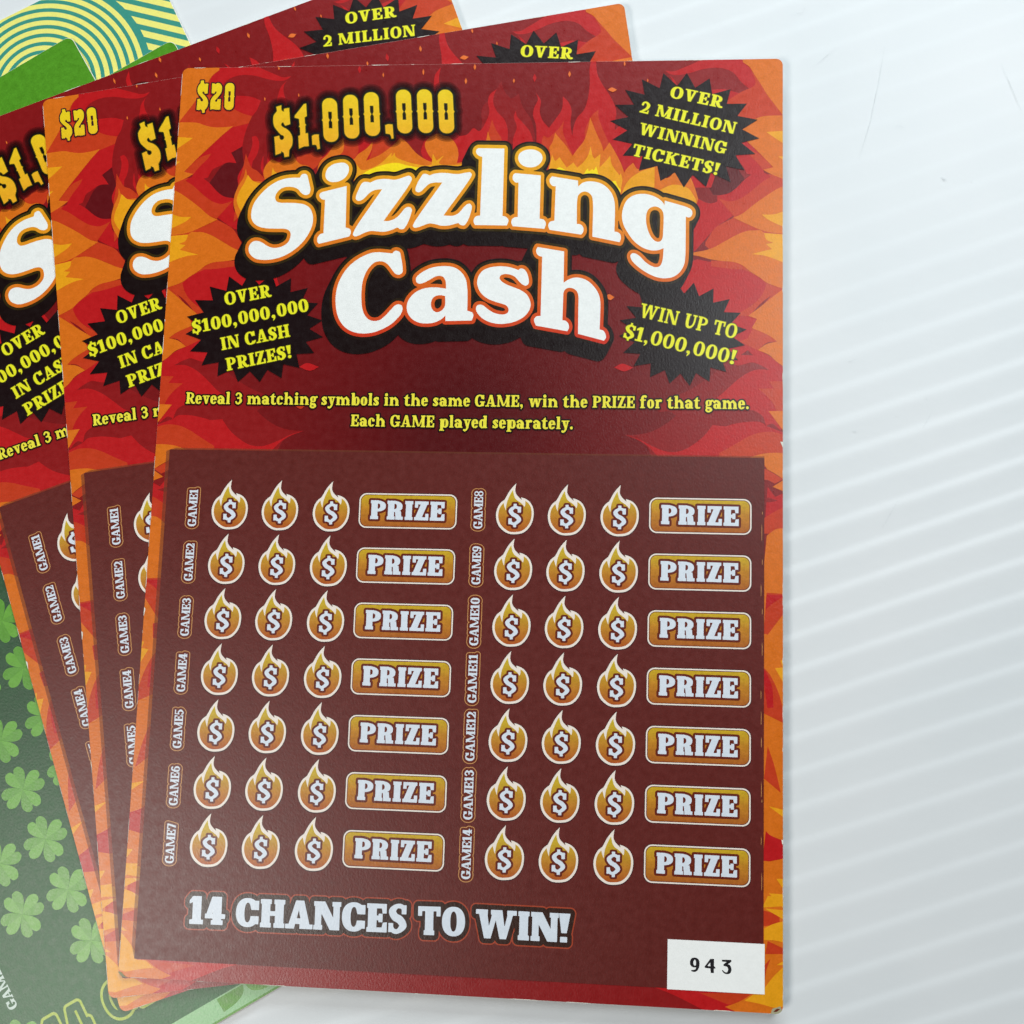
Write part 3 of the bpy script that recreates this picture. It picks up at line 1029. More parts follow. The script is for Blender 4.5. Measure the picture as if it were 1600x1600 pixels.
A(CC, "655,1040* 655,910 650,740 620,640 630,560 670,470 648,402* 700,480 690,600 720,690 785,767* 850,680 920,570 930,438* 990,500 1020,580 1010,720 1028,850* 1040,760 1080,660 1150,580 1190,460 1210,300 1208,150 1228,60* 1275,60* 1290,200 1340,310 1420,430 1480,560 1490,680* 1640,640* 1800,1000* 1700,1300* 1000,1300* 660,1200*", 'red', False)
A(CC, "1480,640* 1540,640* 1560,720 1500,760* 1470,790*", 'brick', False)
A(C8, "100,760* 330,820 420,880 460,950* 520,800* 620,720 720,640 800,660 860,640 1000,640 1150,640 1180,720 1250,790* 1310,815* 1290,760 1330,640* 1480,640* 1560,660 1600,760* 1600,900* 1300,1000* 60,1000*", 'red', False)
A(C8, "690,655* 780,640* 800,760 740,830 620,830 540,870*  600,780 660,720", 'vermil', False)
A(C8, "255,840* 330,800 430,770 470,760 520,800* 480,870 440,900 380,880", 'vermil', False)
A(C8, "900,700* 1000,660 1040,640* 1060,720* 980,790 870,850* 905,760", 'vermil', False)
A(C8, "1165,680* 1180,740 1240,800 1330,835* 1300,870* 1160,830* 1120,700*", 'vermil', False)
A(C5, "1155,-160* 1190,-60 1230,20 1300,60 1390,160* 1420,300* 1000,700* 1050,300 1070,180 1110,60", 'vermil', False)
A(CC, "700,1060* 730,850 770,870 830,830 900,760 942,688* 930,800 980,940 1040,1060* 1160,900 1160,800 1240,630 1302,578* 1300,650 1330,740 1400,905* 1440,1000* 1560,1200* 1700,1500* 800,1300*", 'vermil', False)
A(CC, "110,960* 165,780 192,678* 230,780 290,880 300,960*", 'vermil', False)
A(CC, "120,960* 150,803* 195,960*", 'orange', False)
A(C5, "1155,28* 1130,130 1060,250 1010,380 1005,500 1060,660* 1200,500* 1420,200* 1330,190 1240,180 1180,130", 'orange', False)
A(C5, "1180,108* 1140,200 1070,320 1040,420 1060,500 1120,600* 1380,220* 1300,205 1240,180", 'amber', False)
A(CS, "440,150* 370,220 335,300 340,370 380,460* 900,420* 980,345* 900,240 800,215 740,160 700,80* 600,150 540,190", 'orange', False)
A(CS, "450,255* 480,310 545,330* 480,380* 430,380*", 'amber', False)
A(CS, "985,360* 1020,260 1060,175* 1075,240 1060,330*", 'orange', False)
A(C8, "480,900* 500,840 560,780 620,700 690,650* 680,760 640,800 760,820 800,780 860,740 912,684* 905,740 860,832* 960,790 1060,720 1130,650* 1180,690 1250,770 1330,825 1395,850* 1335,760 1320,700 1350,655 1420,620 1500,640 1560,700 1582,780 1570,850* 1640,840* 1640,980* 700,1020*", 'orange', False)
A(C8, "770,980* 785,860 800,880 830,905 960,862 1063,768* 1058,800 1085,768* 1092,800 1180,840 1260,860 1330,870 1372,862* 1382,778* 1412,832* 1468,790* 1430,852 1530,865 1640,855* 1640,960* 780,1000*", 'amber', False)
A(C8, "770,985* 870,912 1000,862 1100,848 1180,868 1290,888* 1200,940* 900,980*", 'yellow', False)
A(CC, "760,1300* 800,1050 790,970 820,920 850,818* 900,880 960,950 1030,1060* 1080,990 1150,900 1190,780 1215,658* 1270,800 1340,960 1350,1012* 1380,970 1415,918* 1480,1030 1540,1150 1580,1270 1640,1400* 1640,1600* 1300,1500*", 'orange', False)
A(CC, "760,1300* 820,1048* 850,1110 895,1073* 970,1182* 1040,1128* 1080,1182* 1140,1130 1190,1060 1220,958* 1240,1060 1260,1090* 1322,1038* 1310,1182* 1380,1110 1422,1058* 1440,1150 1520,1262* 1535,1238* 1560,1330 1640,1420* 1640,1600* 1300,1500*", 'amber', False)
A(CC, "850,1260* 870,1190 900,1178 960,1210* 940,1280*", 'yellow', False)
A(CC, "1140,1300* 1160,1228 1190,1188* 1200,1215 1240,1195* 1250,1210 1277,1168* 1300,1250 1310,1320*", 'yellow', False)
A(CC, "1420,1380* 1440,1328 1480,1318* 1500,1370 1545,1430 1575,1500* 1500,1520*", 'yellow', False)
A(CB, "150,1160* 190,960 215,920 262,878* 300,930 340,925 440,900 482,876* 520,1000 560,1000 620,950 690,1050 742,998* 775,1080 805,1180* 780,1260* 160,1250*", 'orange', False)
A(CB, "160,1160* 200,1060 250,1000 330,950 442,912* 440,1082* 330,1120* 180,1180*", 'amber', False)
A(CB, "430,1140* 520,1088 600,1060 720,1090 785,1180* 790,1250* 640,1200*", 'amber', False)
# sparks
for ex, ey, ew, eh, mt in ((467, 149, 2.0, 6.5, 'ember'), (414, 155, 2.2, 6.5, 'ember'), (489, 174, 2, 6, 'red'), (599, 117.5, 2.4, 7.5, 'ember'), (661.6, 113, 3, 10, 'ember'), (562, 109, 5, 12, 'red'),
                           (436, 107, 2.2, 6, 'ember'), (742, 105, 4, 10, 'ember'), (803, 126.5, 3, 7.5, 'ember'), (890, 116, 4, 10, 'ember'), (976, 100, 3, 8, 'ember'), (835.5, 122, 5.5, 13, 'red'), (728, 127, 3.6, 10, 'ember'),
                           (957, 140.5, 14.5, 7, 'ember'), (974.5, 574.5, 30, 12, 'red'), (483, 573.5, 31, 12, 'red'), (469, 634, 16, 10, 'vermil'), (953, 464.5, 14, 9, 'ember'), (1012, 126, 2.5, 6, 'ember'), (455, 97, 2, 5, 'ember')):
    A(C0, f"{ex},{ey - eh / 2}* {ex + ew / 2},{ey} {ex},{ey + eh / 2}* {ex - ew / 2},{ey}" if eh > ew else
      f"{ex - ew / 2},{ey}* {ex - ew * .1},{ey - eh / 2} {ex + ew / 2},{ey}* {ex + ew * .05},{ey + eh / 2}", mt, False)
# worn slivers along the cut edge
wear = MB()
rw = random.Random(11)
for side in range(4):
    horizontal = side in (0, 2)
    length = TW if horizontal else TH
    s_ = 0.002
    while s_ < length - 0.003:
        d_ = rw.uniform(0.0004, 0.004)
        gap = rw.uniform(0.003, 0.02) if side != 3 else rw.uniform(0.0006, 0.008)
        wd = rw.uniform(0.00003, 0.00009)
        pts = []
        nn = max(3, int(d_ / 0.0004))
        for i in range(nn + 1):
            pts.append((s_ + d_ * i / nn, (wd * rw.uniform(0.4, 1.0)) if 0 < i < nn else 0.00002))
        pts += [(s_ + d_, -0.00001), (s_, -0.00001)]
        conv = {0: lambda u, v_: (u - TW / 2, TH / 2 - 0.00002 - v_), 2: lambda u, v_: (u - TW / 2, -TH / 2 + 0.00002 + v_),
                1: lambda u, v_: (TW / 2 - 0.00002 - v_, u - TH / 2), 3: lambda u, v_: (-TW / 2 + 0.00002 + v_, u - TH / 2)}[side]
        wear.poly([np.array([conv(*p) for p in pts])], 0.000258, M["paper"])
        s_ += d_ + gap

for q_ in ("251,498* 258,499 257,505* 252,506*", "1221,1312* 1228,1314 1227,1319* 1222,1319*", "222,948* 227,950 225,962* 221,960*", "1219,690* 1226,692 1225,704*", "640,94* 655,92* 656,96 642,97*"):
    p_ = clip_convex(unproj(path(q_)), OUT) if ar2(unproj(path(q_))) > 0 else clip_convex(unproj(path(q_))[::-1], OUT)
    if p_ is not None:
        wear.poly([p_], 0.000259, M['paper'])
Z1 = 0.000262            # scratch panel, badges and lettering lie over the flames
ticket = bpy.data.objects.new("scratch_ticket", None)
COL.objects.link(ticket)
ticket.location = (0, 0, TOPZ)
card = MB()
card_mesh(card, OUT, 0.00004, CARD_T, M['paper'])
card.build("card", ticket)
art.build("flame_artwork", ticket)
wear.build("worn_edge", ticket)
for two in ((("184,1517* 190,1519 196,1525 208,1529* 203,1534 186,1532*", 'frayed'), ("188,1523* 196,1527 207,1530* 198,1531*", 'ink')), (("1204,1584* 1207,1576 1214,1574 1219,1572* 1223,1582* 1212,1587*", 'frayed'), ("1208,1581* 1214,1576 1219,1577* 1213,1581*", 'rust'))):
    fray = MB()
    for q_, m_ in two:
        p_ = unproj(path(q_))
        p_ = clip_convex(p_ if ar2(p_) > 0 else p_[::-1], OUT)
        fray.poly([p_], 0.000262 + len(fray.mats) * 2e-6, M[m_])
    fray.build("frayed_corner", ticket)

# --- star-shaped badges
def star(tips, crop, inner, centre):
    t = [(crop[0] + x / crop[2], crop[1] + y / crop[2]) for x, y in tips]
    c = np.array(centre)
    out = []
    for i, p in enumerate(t):
        q = np.array(t[(i + 1) % len(t)])
        out += [np.array(p), c + ((np.array(p) + q) / 2 - c) * inner]
    return unproj(np.array(out))


def PL(crop, x, y):
    return unproj((crop[0] + x / crop[2], crop[1] + y / crop[2]))[0]


def badge(tips, crop, inner, centre, lines, font, label, track=0.07):
    mb = MB()
    mb.poly([star(tips, crop, inner, centre)], Z1, M['burst'])
    o = mb.build("star_badge", ticket)
    o['label'] = label
    mt = MB()
    for txt, x0, y0, x1, y1, cap, lc in lines:
        lettering(mt, txt, font, PL(lc, x0, y0), PL(lc, x1, y1), cap / lc[2] * PXM, Z1 + 6e-6, [(0.9 * px, M['limeglow']), (0.0, M['lime'])], track=track, res=40)
    mt.build("badge_lettering", o)
    return o


t1 = [(710, 130), (900, 175), (1075, 265), (1210, 385), (1300, 520), (1315, 675), (1280, 805), (1190, 940), (1075, 1040), (870, 1080), (685, 1085), (490, 1030), (310, 945), (175, 820), (90, 685), (68, 530), (110, 395), (195, 270), (335, 182), (515, 132)]
CL1 = (995, 120, 9.4118)
badge(t1, CB, 0.78, (940 + 690 / 5.3333, 90 + 610 / 5.3333),
      [("OVER", 478, 305, 1240, 462, 178, CL1), ("2 MILLION", 38, 523, 1432, 846, 178, CL1), ("WINNING", 20, 845, 1295, 1140, 178, CL1), ("TICKETS!", -80, 1158, 1185, 1452, 180, CL1)],
      BOLD, "spiky black badge reading OVER 2 MILLION WINNING TICKETS!", 0.12)
t2 = [(358, 432), (389, 428), (425, 428), (455, 435), (481, 450), (497, 474), (504, 501), (505, 527), (491, 552), (468, 575), (440, 591), (406, 597), (372, 597), (340, 588), (315, 571), (297, 549), (290, 522), (292, 495), (305, 469), (328, 448)]
CL2 = (290, 440, 8.0)
badge(t2, C0, 0.80, (398, 514),
      [("OVER", 500, 300, 1068, 190, 162, CL2), ("$100,000,000", 95, 652, 1545, 368, 160, CL2), ("IN CASH", 455, 860, 1310, 688, 160, CL2), ("PRIZES!", 520, 1118, 1335, 950, 160, CL2)],
      BOLD, "spiky black badge reading OVER $100,000,000 IN CASH PRIZES!", 0.10)
t3 = [(740, 120), (910, 170), (1050, 262), (1145, 380), (1195, 525), (1180, 660), (1120, 790), (1020, 890), (875, 975), (705, 1010), (530, 990), (362, 935), (220, 840), (130, 725), (92, 580), (100, 445), (158, 322), (270, 215), (420, 140), (580, 110)]
CL3 = (970, 460, 8.0)
badge(t3, C3, 0.78, (950 + 645 / 5.5172, 420 + 565 / 5.5172),
      [("WIN UP TO", 225, 282, 1430, 556, 172, CL3), ("$1,000,000!", 28, 540, 1410, 878, 172, CL3)],
      BOOK, "spiky black badge reading WIN UP TO $1,000,000!", 0.10)

# --- title
title = [
    (CS, "790,385* 815,345 855,335 880,350 895,400 915,490 922,530 905,585 860,600 815,580 770,530 720,505 660,497 590,505 530,540 490,595 482,640 500,680 545,697 640,698 760,703 850,720 915,765 945,830 955,900 940,990 900,1080 840,1170 750,1260 650,1330 540,1380 430,1405 320,1410 230,1392 165,1335 150,1280 165,1220 210,1180 265,1175 320,1195 380,1235 450,1260 530,1255 600,1225 650,1180 675,1110 672,1070 650,1040 600,1022 480,1020 370,1015 280,995 215,950 185,890 185,810 210,720 260,640 340,550 430,475 530,420 640,390 740,384"),
    (CS, "1110,350 1130,280 1190,225 1270,200 1350,200 1395,235 1403,290 1375,360 1310,415 1230,438 1160,430 1120,395"),
    (CS, "1375,487* 1372,600 1362,1008* 1410,1022 1428,1060 1408,1118* 1025,1210* 1008,1180 1012,1130 1045,1090 1085,1078* 1105,660* 1060,650 1035,610 1045,580 1075,562*"),
    ((540, 210, 8.0), "310,605* 270,597 225,600 195,630 165,690 130,780 132,815 160,832 200,825 245,790 300,735 360,700 420,690 458,688* 95,1235 97,1265 120,1277 160,1268 230,1235 310,1210 400,1215 470,1220 550,1205 650,1165* 685,1187 722,1185 755,1150 790,1080 820,990 830,945 810,915 770,912 735,935 690,990 640,1040 590,1070 530,1085 475,1085* 820,590 828,550 800,520 750,530 680,555 610,570 530,560 460,560 390,570"),
    ((540, 210, 8.0), "1050,515* 1010,497 970,500 940,540 905,600 875,680 878,710 910,727 950,710 990,670 1050,620 1110,605 1210,603* 850,1120 843,1150 860,1168 900,1165 970,1140 1050,1115 1120,1125 1200,1143 1290,1140 1370,1120 1410,1110* 1440,1135 1480,1140 1510,1110 1545,1040 1575,940 1578,900 1555,870 1520,875 1480,910 1420,980 1360,1015 1290,1020 1225,1015* 1570,530 1578,500 1558,478 1510,480 1420,497 1340,495 1260,485 1180,485 1110,495"),
    ((720, 210, 8.0), "545,180* 522,1020* 570,1035 597,1080 575,1140* 180,1135* 162,1100 165,1060 195,1025 242,1018* 270,285* 220,265 192,225 200,190 222,175*"),
    ((720, 210, 8.0), "718,300 735,245 790,205 870,190 950,205 1005,245 1022,300 1000,355 945,400 870,415 795,400 740,360"),
    ((720, 210, 8.0), "1000,515* 985,1055* 1040,1070 1064,1120 1045,1182* 650,1150* 632,1110 640,1065 675,1038 712,1035* 722,605* 680,600 650,560 655,510 680,487*"),
    ((720, 210, 8.0), "1140,527* 1110,570 1125,625 1160,650 1187,650* 1170,1080* 1115,1095 1093,1140 1110,1195* 1505,1255* 1530,1220 1530,1165 1500,1130 1450,1120* 1458,800 1475,755 1520,722 1565,718 1610,740 1640,780 1652,850 1645,1280* 1985,1350* 2002,1300 1992,1250 1960,1225 1920,1218* 1926,900 1916,820 1880,730 1795,640 1695,598 1590,590 1520,610 1467,655* 1465,580*"),
    ((900, 260, 8.0), "1110,430* 1420,528 1450,560 1452,600 1430,635 1400,640 1372,630* 1370,900 1365,1140 1350,1230 1300,1320 1220,1380 1130,1400 1020,1390 900,1340 780,1260 700,1180 680,1120 700,1090 740,1090 790,1120 870,1200 940,1245 1000,1262 1050,1245 1080,1180 1095,1025* 1020,1050 930,1050 820,1010 720,930 640,820 590,720 575,620 590,520 640,420 720,365 820,345 930,360 1030,405 1090,460 1105,492*"),
    ((500, 370, 8.0), "905,210* 935,180 970,178 1000,200 1015,260 1035,400 1030,450 990,475 945,465 910,425 870,370 820,325 760,308 690,320 620,380 570,460 535,560 520,680 520,800 530,900 560,980 610,1035 680,1055 750,1040 820,985 890,910 940,860 980,845 1020,860 1033,900 1015,960 960,1030 880,1100 770,1160 650,1200 520,1210 400,1185 300,1120 230,1010 200,880 198,740 220,620 265,510 330,410 420,320 530,250 640,205 740,195 830,203"),
    ((620, 370, 8.0), "240,540 245,510 290,465 360,420 450,385 560,370 660,372 750,400 820,460 865,540 880,630 885,700 882,925* 910,935 945,950 958,985 938,1048* 608,1055* 608,985* 560,1030 480,1070 380,1085 280,1075 200,1035 145,970 125,890 140,810 190,735 270,675 380,640 500,635 617,650* 615,590 605,540 575,500 535,490 480,500 410,540 340,575 285,588 250,572"),
    ((620, 370, 8.0), "1520,418* 1545,400 1575,400 1605,420 1630,460 1650,540 1645,590 1615,612 1575,600 1530,560 1480,505 1420,475 1350,468 1300,485 1285,520 1310,558 1380,602 1480,640 1560,675 1630,730 1665,800 1673,860 1650,930 1590,1000 1480,1060 1350,1088 1250,1088 1140,1060 1050,1005 1000,940 990,895 1005,860 1040,850 1080,860 1130,900 1200,945 1280,970 1350,970 1390,945 1397,905 1375,865 1320,840 1220,810 1120,765 1050,700 1015,630 1005,570 1020,500 1070,430 1150,390 1260,372 1370,375 1450,392"),
    ((780, 370, 8.0), "480,130* 462,170 475,220 510,245 538,250* 518,990* 460,1000 435,1045 460,1112* 850,1182* 872,1140 865,1090 835,1055 790,1045* 800,780 805,700 825,660 870,640 930,650 975,690 992,760 990,850 985,1215* 1310,1300* 1335,1260 1325,1210 1300,1175 1255,1160* 1265,870 1260,780 1235,700 1180,620 1110,555 1030,520 950,512 880,530 805,575* 812,185*"),
]
holes = [((900, 260, 8.0), "875,680 880,600 905,540 950,510 1000,505 1050,525 1085,570 1095,640 1090,800 1080,900 1050,940 1000,940 950,900 910,830 885,750"),
         ((620, 370, 8.0), "605,742* 560,733 500,737 450,770 428,830 440,900 480,940 530,940 580,905 605,850")]
letters = [path(s, c) for c, s in title]
hol = [path(s, c) for c, s in holes]
gx, gy = np.arange(340, 1130, 1.0), np.arange(195, 590, 1.0)
TD = np.full((len(gy), len(gx)), 60.0)
for q in letters:
    i0, i1 = np.searchsorted(gx, (q[:, 0].min() - 24, q[:, 0].max() + 24))
    j0, j1 = np.searchsorted(gy, (q[:, 1].min() - 24, q[:, 1].max() + 24))
    X_, Y_ = np.meshgrid(gx[i0:i1], gy[j0:j1])
    P = np.c_[X_.ravel(), Y_.ravel()]
    d = sd_poly(P, q)
    for hq in hol:
        if inside_pt(hq[0], q):
            d = np.maximum(d, -sd_poly(P, hq))
    TD[j0:j1, i0:i1] = np.minimum(TD[j0:j1, i0:i1], d.reshape(X_.shape))
SH = TD.copy()
for k in range(1, 21):
    dx, dy = int(round(-10 * k / 20)), k
    s2 = np.full_like(TD, 60.0)
    s2[dy:, :dx if dx else None] = TD[:-dy, -dx:]
    np.minimum(SH, s2, out=SH)
tt = MB()
tt.poly([unproj(l) for l in contours(SH, gx[0], gy[0], 1.0, 12.3) if abs(ar2(l)) > 1500], Z1 + 14e-6, M['black'])
tt.poly([unproj(l) for l in contours(TD, gx[0], gy[0], 1.0, 9.6)], Z1 + 16e-6, M['rimglow'])
tt.poly([unproj(l) for l in contours(TD, gx[0], gy[0], 1.0, 5.5)], Z1 + 18e-6, M['rim'])
for q in letters:
    tt.poly([unproj(q)] + [unproj(hq) for hq in hol if inside_pt(hq[0], q)], nz() * 0 + Z1 + 20e-6, M['white'])
tt.build("title_lettering", ticket)

# --- jackpot figure and price in western numerals
def stadium0(cx, cy, hw, hh, lean):
    o = rrect(2 * hw, 2 * hh, hw * .93, 8)
    pts = []
    for x, y in o:
        pts.append((x, y))
    pts = np.array(pts)
    i = np.argmax((pts[:, 0] > hw * .99) & (np.roll(pts[:, 0], -1) > hw * .99))
    nub = lambda s: [(s * hw, -.07 * hh * s), (s * (hw + .13 * hw), 0.0), (s * hw, .07 * hh * s)]
    right = [p for p in pts if p[0] > 0]
    right.sort(key=lambda p: p[1])
    left = sorted([p for p in pts if p[0] <= 0], key=lambda p: -p[1])
    rr, done = [], False
    for p in right:
        if p[1] > 0 and not done:
            rr += nub(1); done = True
        rr.append(tuple(p))
    ll, done = [], False
    for p in left:
        if p[1] < 0 and not done:
            ll += [(-hw, .07 * hh), (-hw * 1.13, 0), (-hw, -.07 * hh)]; done = True
        ll.append(tuple(p))
    o = np.array(rr + ll)
    a, b = hw * .25, hh * .385
    hole = np.array([(-a, -b), (a, -b), (a, -.10 * hh), (a * .35, 0), (a, .10 * hh), (a, b), (-a, b), (-a, .10 * hh), (-a * .35, 0), (-a, -.10 * hh)])
    sk = lambda p: np.c_[cx + p[:, 0] + lean * p[:, 1], cy + p[:, 1]]
    return [sk(o), sk(hole)]


def px_shapes(mb, groups, layers, z, box, h=0.5):
    """groups: list of [outline, hole...] in photo px; layers from the bottom up with px offsets"""
    x = np.arange(box[0], box[2], h); y = np.arange(box[1], box[3], h)
    D = np.full((len(y), len(x)), 60.0)
    for g in groups:
        q = g[0]
        i0, i1 = np.searchsorted(x, (q[:, 0].min() - 18, q[:, 0].max() + 18)); j0, j1 = np.searchsorted(y, (q[:, 1].min() - 18, q[:, 1].max() + 18))
        X_, Y_ = np.meshgrid(x[i0:i1], y[j0:j1]); P = np.c_[X_.ravel(), Y_.ravel()]
        d = sd_poly(P, q)
        for hq in g[1:]:
            d = np.maximum(d, -sd_poly(P, hq))
        D[j0:j1, i0:i1] = np.minimum(D[j0:j1, i0:i1], d.reshape(X_.shape))
    for k, (off, mat) in enumerate(layers):
        mb.poly([unproj(l) for l in contours(D, x[0], y[0], h, off)], z + k * LIFT, mat)


CJ, CJ2, CP = (415, 120, 10.0), (560, 110, 10.0), (290, 115, 17.7778)
circ = lambda cx, cy, r: ell(cx, cy, r, r, 2, 16)
jack = [[path("170,475* 248,450* 252,525 290,552* 290,505* 370,490* 385,742* 310,767* 290,740 280,715 262,718 245,745 255,775 290,800 330,820 390,880 420,960 415,1070 370,1150* 365,1245* 300,1258* 288,1190* 247,1165* 240,1195* 160,1225* 140,945* 215,925* 228,980 260,992 290,965 285,925 240,905 190,850 140,780 122,690 130,610 182,540*", CJ)],
        [path("600,430* 635,425* 645,615* 610,640* 616,735* 634,755* 620,778* 625,890* 662,885* 676,1085* 600,1090* 525,1125* 515,930* 546,915* 540,800* 524,780* 536,762* 525,660* 455,642* 460,610* 540,510", CJ)],
        [path("725,930* 760,910 830,905* 850,1125* 815,1135* 805,1095 790,1068 735,1065*", CJ)],
        [path("420,860* 470,845 535,850* 550,1065* 520,1070* 510,1030 495,1003 430,990*", CJ2)]]
for cx, cy in ((516.3, 187.9), (548.9, 182.6), (581.3, 178.6), (631.6, 174.6), (664.3, 174.1), (697.1, 174.6)):
    jack.append(stadium0(cx, cy, 11.6, 34.0, 0.045))
mj = MB()
px_shapes(mj, jack, [(13, M['shade']), (10.5, M['shade']), (8.0, M['shade']), (4.2, M['black']), (1.0, M['limeglow']), (0.0, M['gold'])], Z1 + 30e-6, (390, 110, 740, 280))
mj.build("jackpot_lettering", ticket)
price = [[path("430,200* 515,200* 520,270 550,305* 570,280* 635,290* 615,560* 540,565* 520,515 490,505 468,540 500,580 560,640 610,720 630,820 605,930 540,1010* 530,1095* 465,1095* 460,1040 420,990* 390,1020* 310,1010* 335,710* 410,710* 430,770 470,780 490,750 470,700 400,620 345,530 340,430 370,340 425,270*", CP)],
         [path("740,280* 800,280* 840,302* 890,270 960,280 1010,350 1015,450 985,550 920,640 860,715 825,755 835,785 870,785 885,755 895,715* 985,715* 965,1005* 860,1010 760,990* 690,1010* 690,850 705,740 760,650 820,590 860,550 865,510 840,500 820,530 810,560* 730,555*", CP)],
         stadium0(290 + 1222 / 17.7778, 115 + 640 / 17.7778, 7.2, 21.0, -0.045)]
mp_ = MB()
px_shapes(mp_, price, [(1.9, M['plum']), (0.0, M['gold'])], Z1 + 30e-6, (298, 118, 376, 186), 0.4)
mp_.build("price_lettering", ticket)

# --- rules of play
mi_ = MB()
lettering(mi_, "Reveal 3 matching symbols in the same GAME, win the PRIZE for that game.", RULES, unproj((290.5, 630.8))[0], unproj((1170.5, 639.5))[0], 17.8 * PXM, Z1 + 24e-6,
          [(2.1 * px, M['black']), (0.0, M['lemon'])], track=0.085, res=36)
lettering(mi_, "Each GAME played separately.", RULES, unproj((548, 666))[0], unproj((895.5, 671))[0], 17.8 * PXM, Z1 + 24e-6, [(2.1 * px, M['black']), (0.0, M['lemon'])], track=0.085, res=36)
mi_.build("instruction_lettering", ticket)

# --- scratch panel and what is printed on it
ZP = 0.000300
pan = MB()
pc = unproj([(267, 704), (1193, 714), (1194, 1552.5), (208.5, 1497)])
xl, xr, yt, yb = (pc[0, 0] + pc[3, 0]) / 2, (pc[1, 0] + pc[2, 0]) / 2, (pc[0, 1] + pc[1, 1]) / 2, (pc[2, 1] + pc[3, 1]) / 2
pan.poly([rrect(xr - xl, yt - yb, 0.0001, 2, (xl + xr) / 2, (yt + yb) / 2)], ZP, M['panel'])
rimw = 0.00055
pan.poly([np.array([(xl - rimw, yb + .002), (xl + .00001, yb), (xl + .00001, yt), (xl - rimw, yt - .0002)])], ZP, M['panelrim'])
pan.poly([np.array([(xl, yt), (xr, yt), (xr, yt + .00025), (xl + .001, yt + .0003)])], ZP, M['panelrim'])
panel = pan.build("scratch_panel", ticket)
rp = random.Random(5)
flecks = MB()
yy = yt
while yy > yb + .012:
    d_ = rp.uniform(.0004, .003)
    if rp.random() < .5:
        x_ = xr - .0004 + rp.uniform(-.0001, .0001)
        flecks.poly([np.array([(x_, yy), (x_, yy - d_), (x_ + .00006, yy - d_ * .9), (x_ + .00008, yy - d_ * .3)])], ZP + 3e-6, M['tan'])
    yy -= d_ + rp.uniform(.0002, .002)
flecks.build("chipped_coating", panel)

c0 = unproj((755 + 578 / 16, 1190 + 945 / 16))[0]
CY = (755, 1190, 16.0)
so = unproj(path("620,65* 600,180 595,280 630,370 700,450 762,508* 742,440* 830,470 930,530 1010,630 1060,770 1065,920 1030,1100 940,1260 800,1380 600,1420 420,1400 270,1310 160,1180 105,1020 95,870 130,720 210,580 320,490* 370,400 430,290 520,170", CY)) - c0
si = unproj(path("532,238* 548,330 570,420 620,500 700,560 770,620 832,702* 852,620 850,535* 920,590 980,680 1010,800 1010,940 970,1100 880,1240 760,1330 600,1360 440,1345 310,1260 210,1140 160,1000 155,860 190,720 240,640 292,580* 310,670 345,778* 360,660 380,560 430,430 490,310", CY)) - c0
sd_ = so.copy()
ms = MB()
mid = so.mean(axis=0)
ms.poly([mid + (so - mid) * 1.035], 0, M['plum'])
ms.poly([so], LIFT, M['cream'])
ms.poly([si], 2 * LIFT, M['goldsym'])
sym0 = ms.build("flame_symbol", ticket)
md = MB()
lettering(md, "$", DOLLAR, unproj((755 + 410 / 16, 1190 + 1158 / 16))[0] - c0, unproj((755 + 742 / 16, 1190 + 1170 / 16))[0] - c0, 27.6 * PXM * .98, 4 * LIFT, [(3.0 * px, M['rust']), (0.0, M['pale'])], res=48)
dol0 = md.build("dollar_sign", sym0)

bq = unproj([(1007.7, 1222), (1173.4, 1229.7), (1007.2, 1282.2)])
bw, bh = np.linalg.norm(bq[1] - bq[0]), np.linalg.norm(bq[2] - bq[0])
mbx = MB()
mbx.poly([rrect(bw + .0001, bh + .0001, .00125)], 0, M['plum'])
mbx.poly([rrect(bw - .0001, bh - .0001, .0012)], LIFT, M['cream'])
mbx.poly([rrect(bw - .00052, bh - .00052, .00102)], 2 * LIFT, M['rust'])
mbx.poly([rrect(bw - .00074, bh - .00074, .00092)], 3 * LIFT, M['goldbox'])
box0 = mbx.build("prize_box", ticket)
mpz = MB()
bc = unproj((1005 + 780 / 9.143, 1210 + 417 / 9.143))[0]
lettering(mpz, "PRIZE", PRIZEF, unproj((1005 + 202 / 9.143, 1210 + 527 / 9.143))[0] - bc, unproj((1005 + 1348 / 9.143, 1210 + 582 / 9.143))[0] - bc, 28.8 * PXM * .98, 6 * LIFT, [(3.3 * px, M['rust']), (0.0, M['pale'])], track=0.075, res=56)
plet0 = mpz.build("prize_lettering", box0)


def grid(p1, p7):
    a, b = unproj(p1)[0], unproj(p7)[0]
    x = (a[0] + b[0]) / 2
    return [(x, a[1] + (b[1] - a[1]) * i / 6) for i in range(7)]


cols = [(grid((359.5, 800), (325.5, 1325)), False), (grid((438.3, 801.3), (406.5, 1328)), True), (grid((518, 803), (489.8, 1331)), True),
        (grid((803.5, 807), (789, 1345)), True), (grid((885, 808.7), (873, 1348.5)), True), (grid((967.3, 810), (959, 1352)), True)]
first = True
sym_left = []
for ci, (g, _) in enumerate(cols):
    for x_, y_ in g:
        if first:
            s_, d_ = sym0, dol0
            first = False
        else:
            s_ = sym0.copy(); COL.objects.link(s_); s_.parent = ticket
            d_ = dol0.copy(); COL.objects.link(d_); d_.parent = s_
        s_.location = (x_, y_, (ZP + 6e-6) * ZS)
        if ci == 0:
            sym_left.append(s_)
first = True
for g in (grid((637.7, 798.8), (614.5, 1329)), grid((1093, 806.5), (1090, 1352.5))):
    for x_, y_ in g:
        if first:
            s_, d_ = box0, plet0
            first = False
        else:
            s_ = box0.copy(); COL.objects.link(s_); s_.parent = ticket
            d_ = plet0.copy(); COL.objects.link(d_); d_.parent = s_
        s_.location = (x_, y_, (ZP + 6e-6) * ZS)
labels_left = []
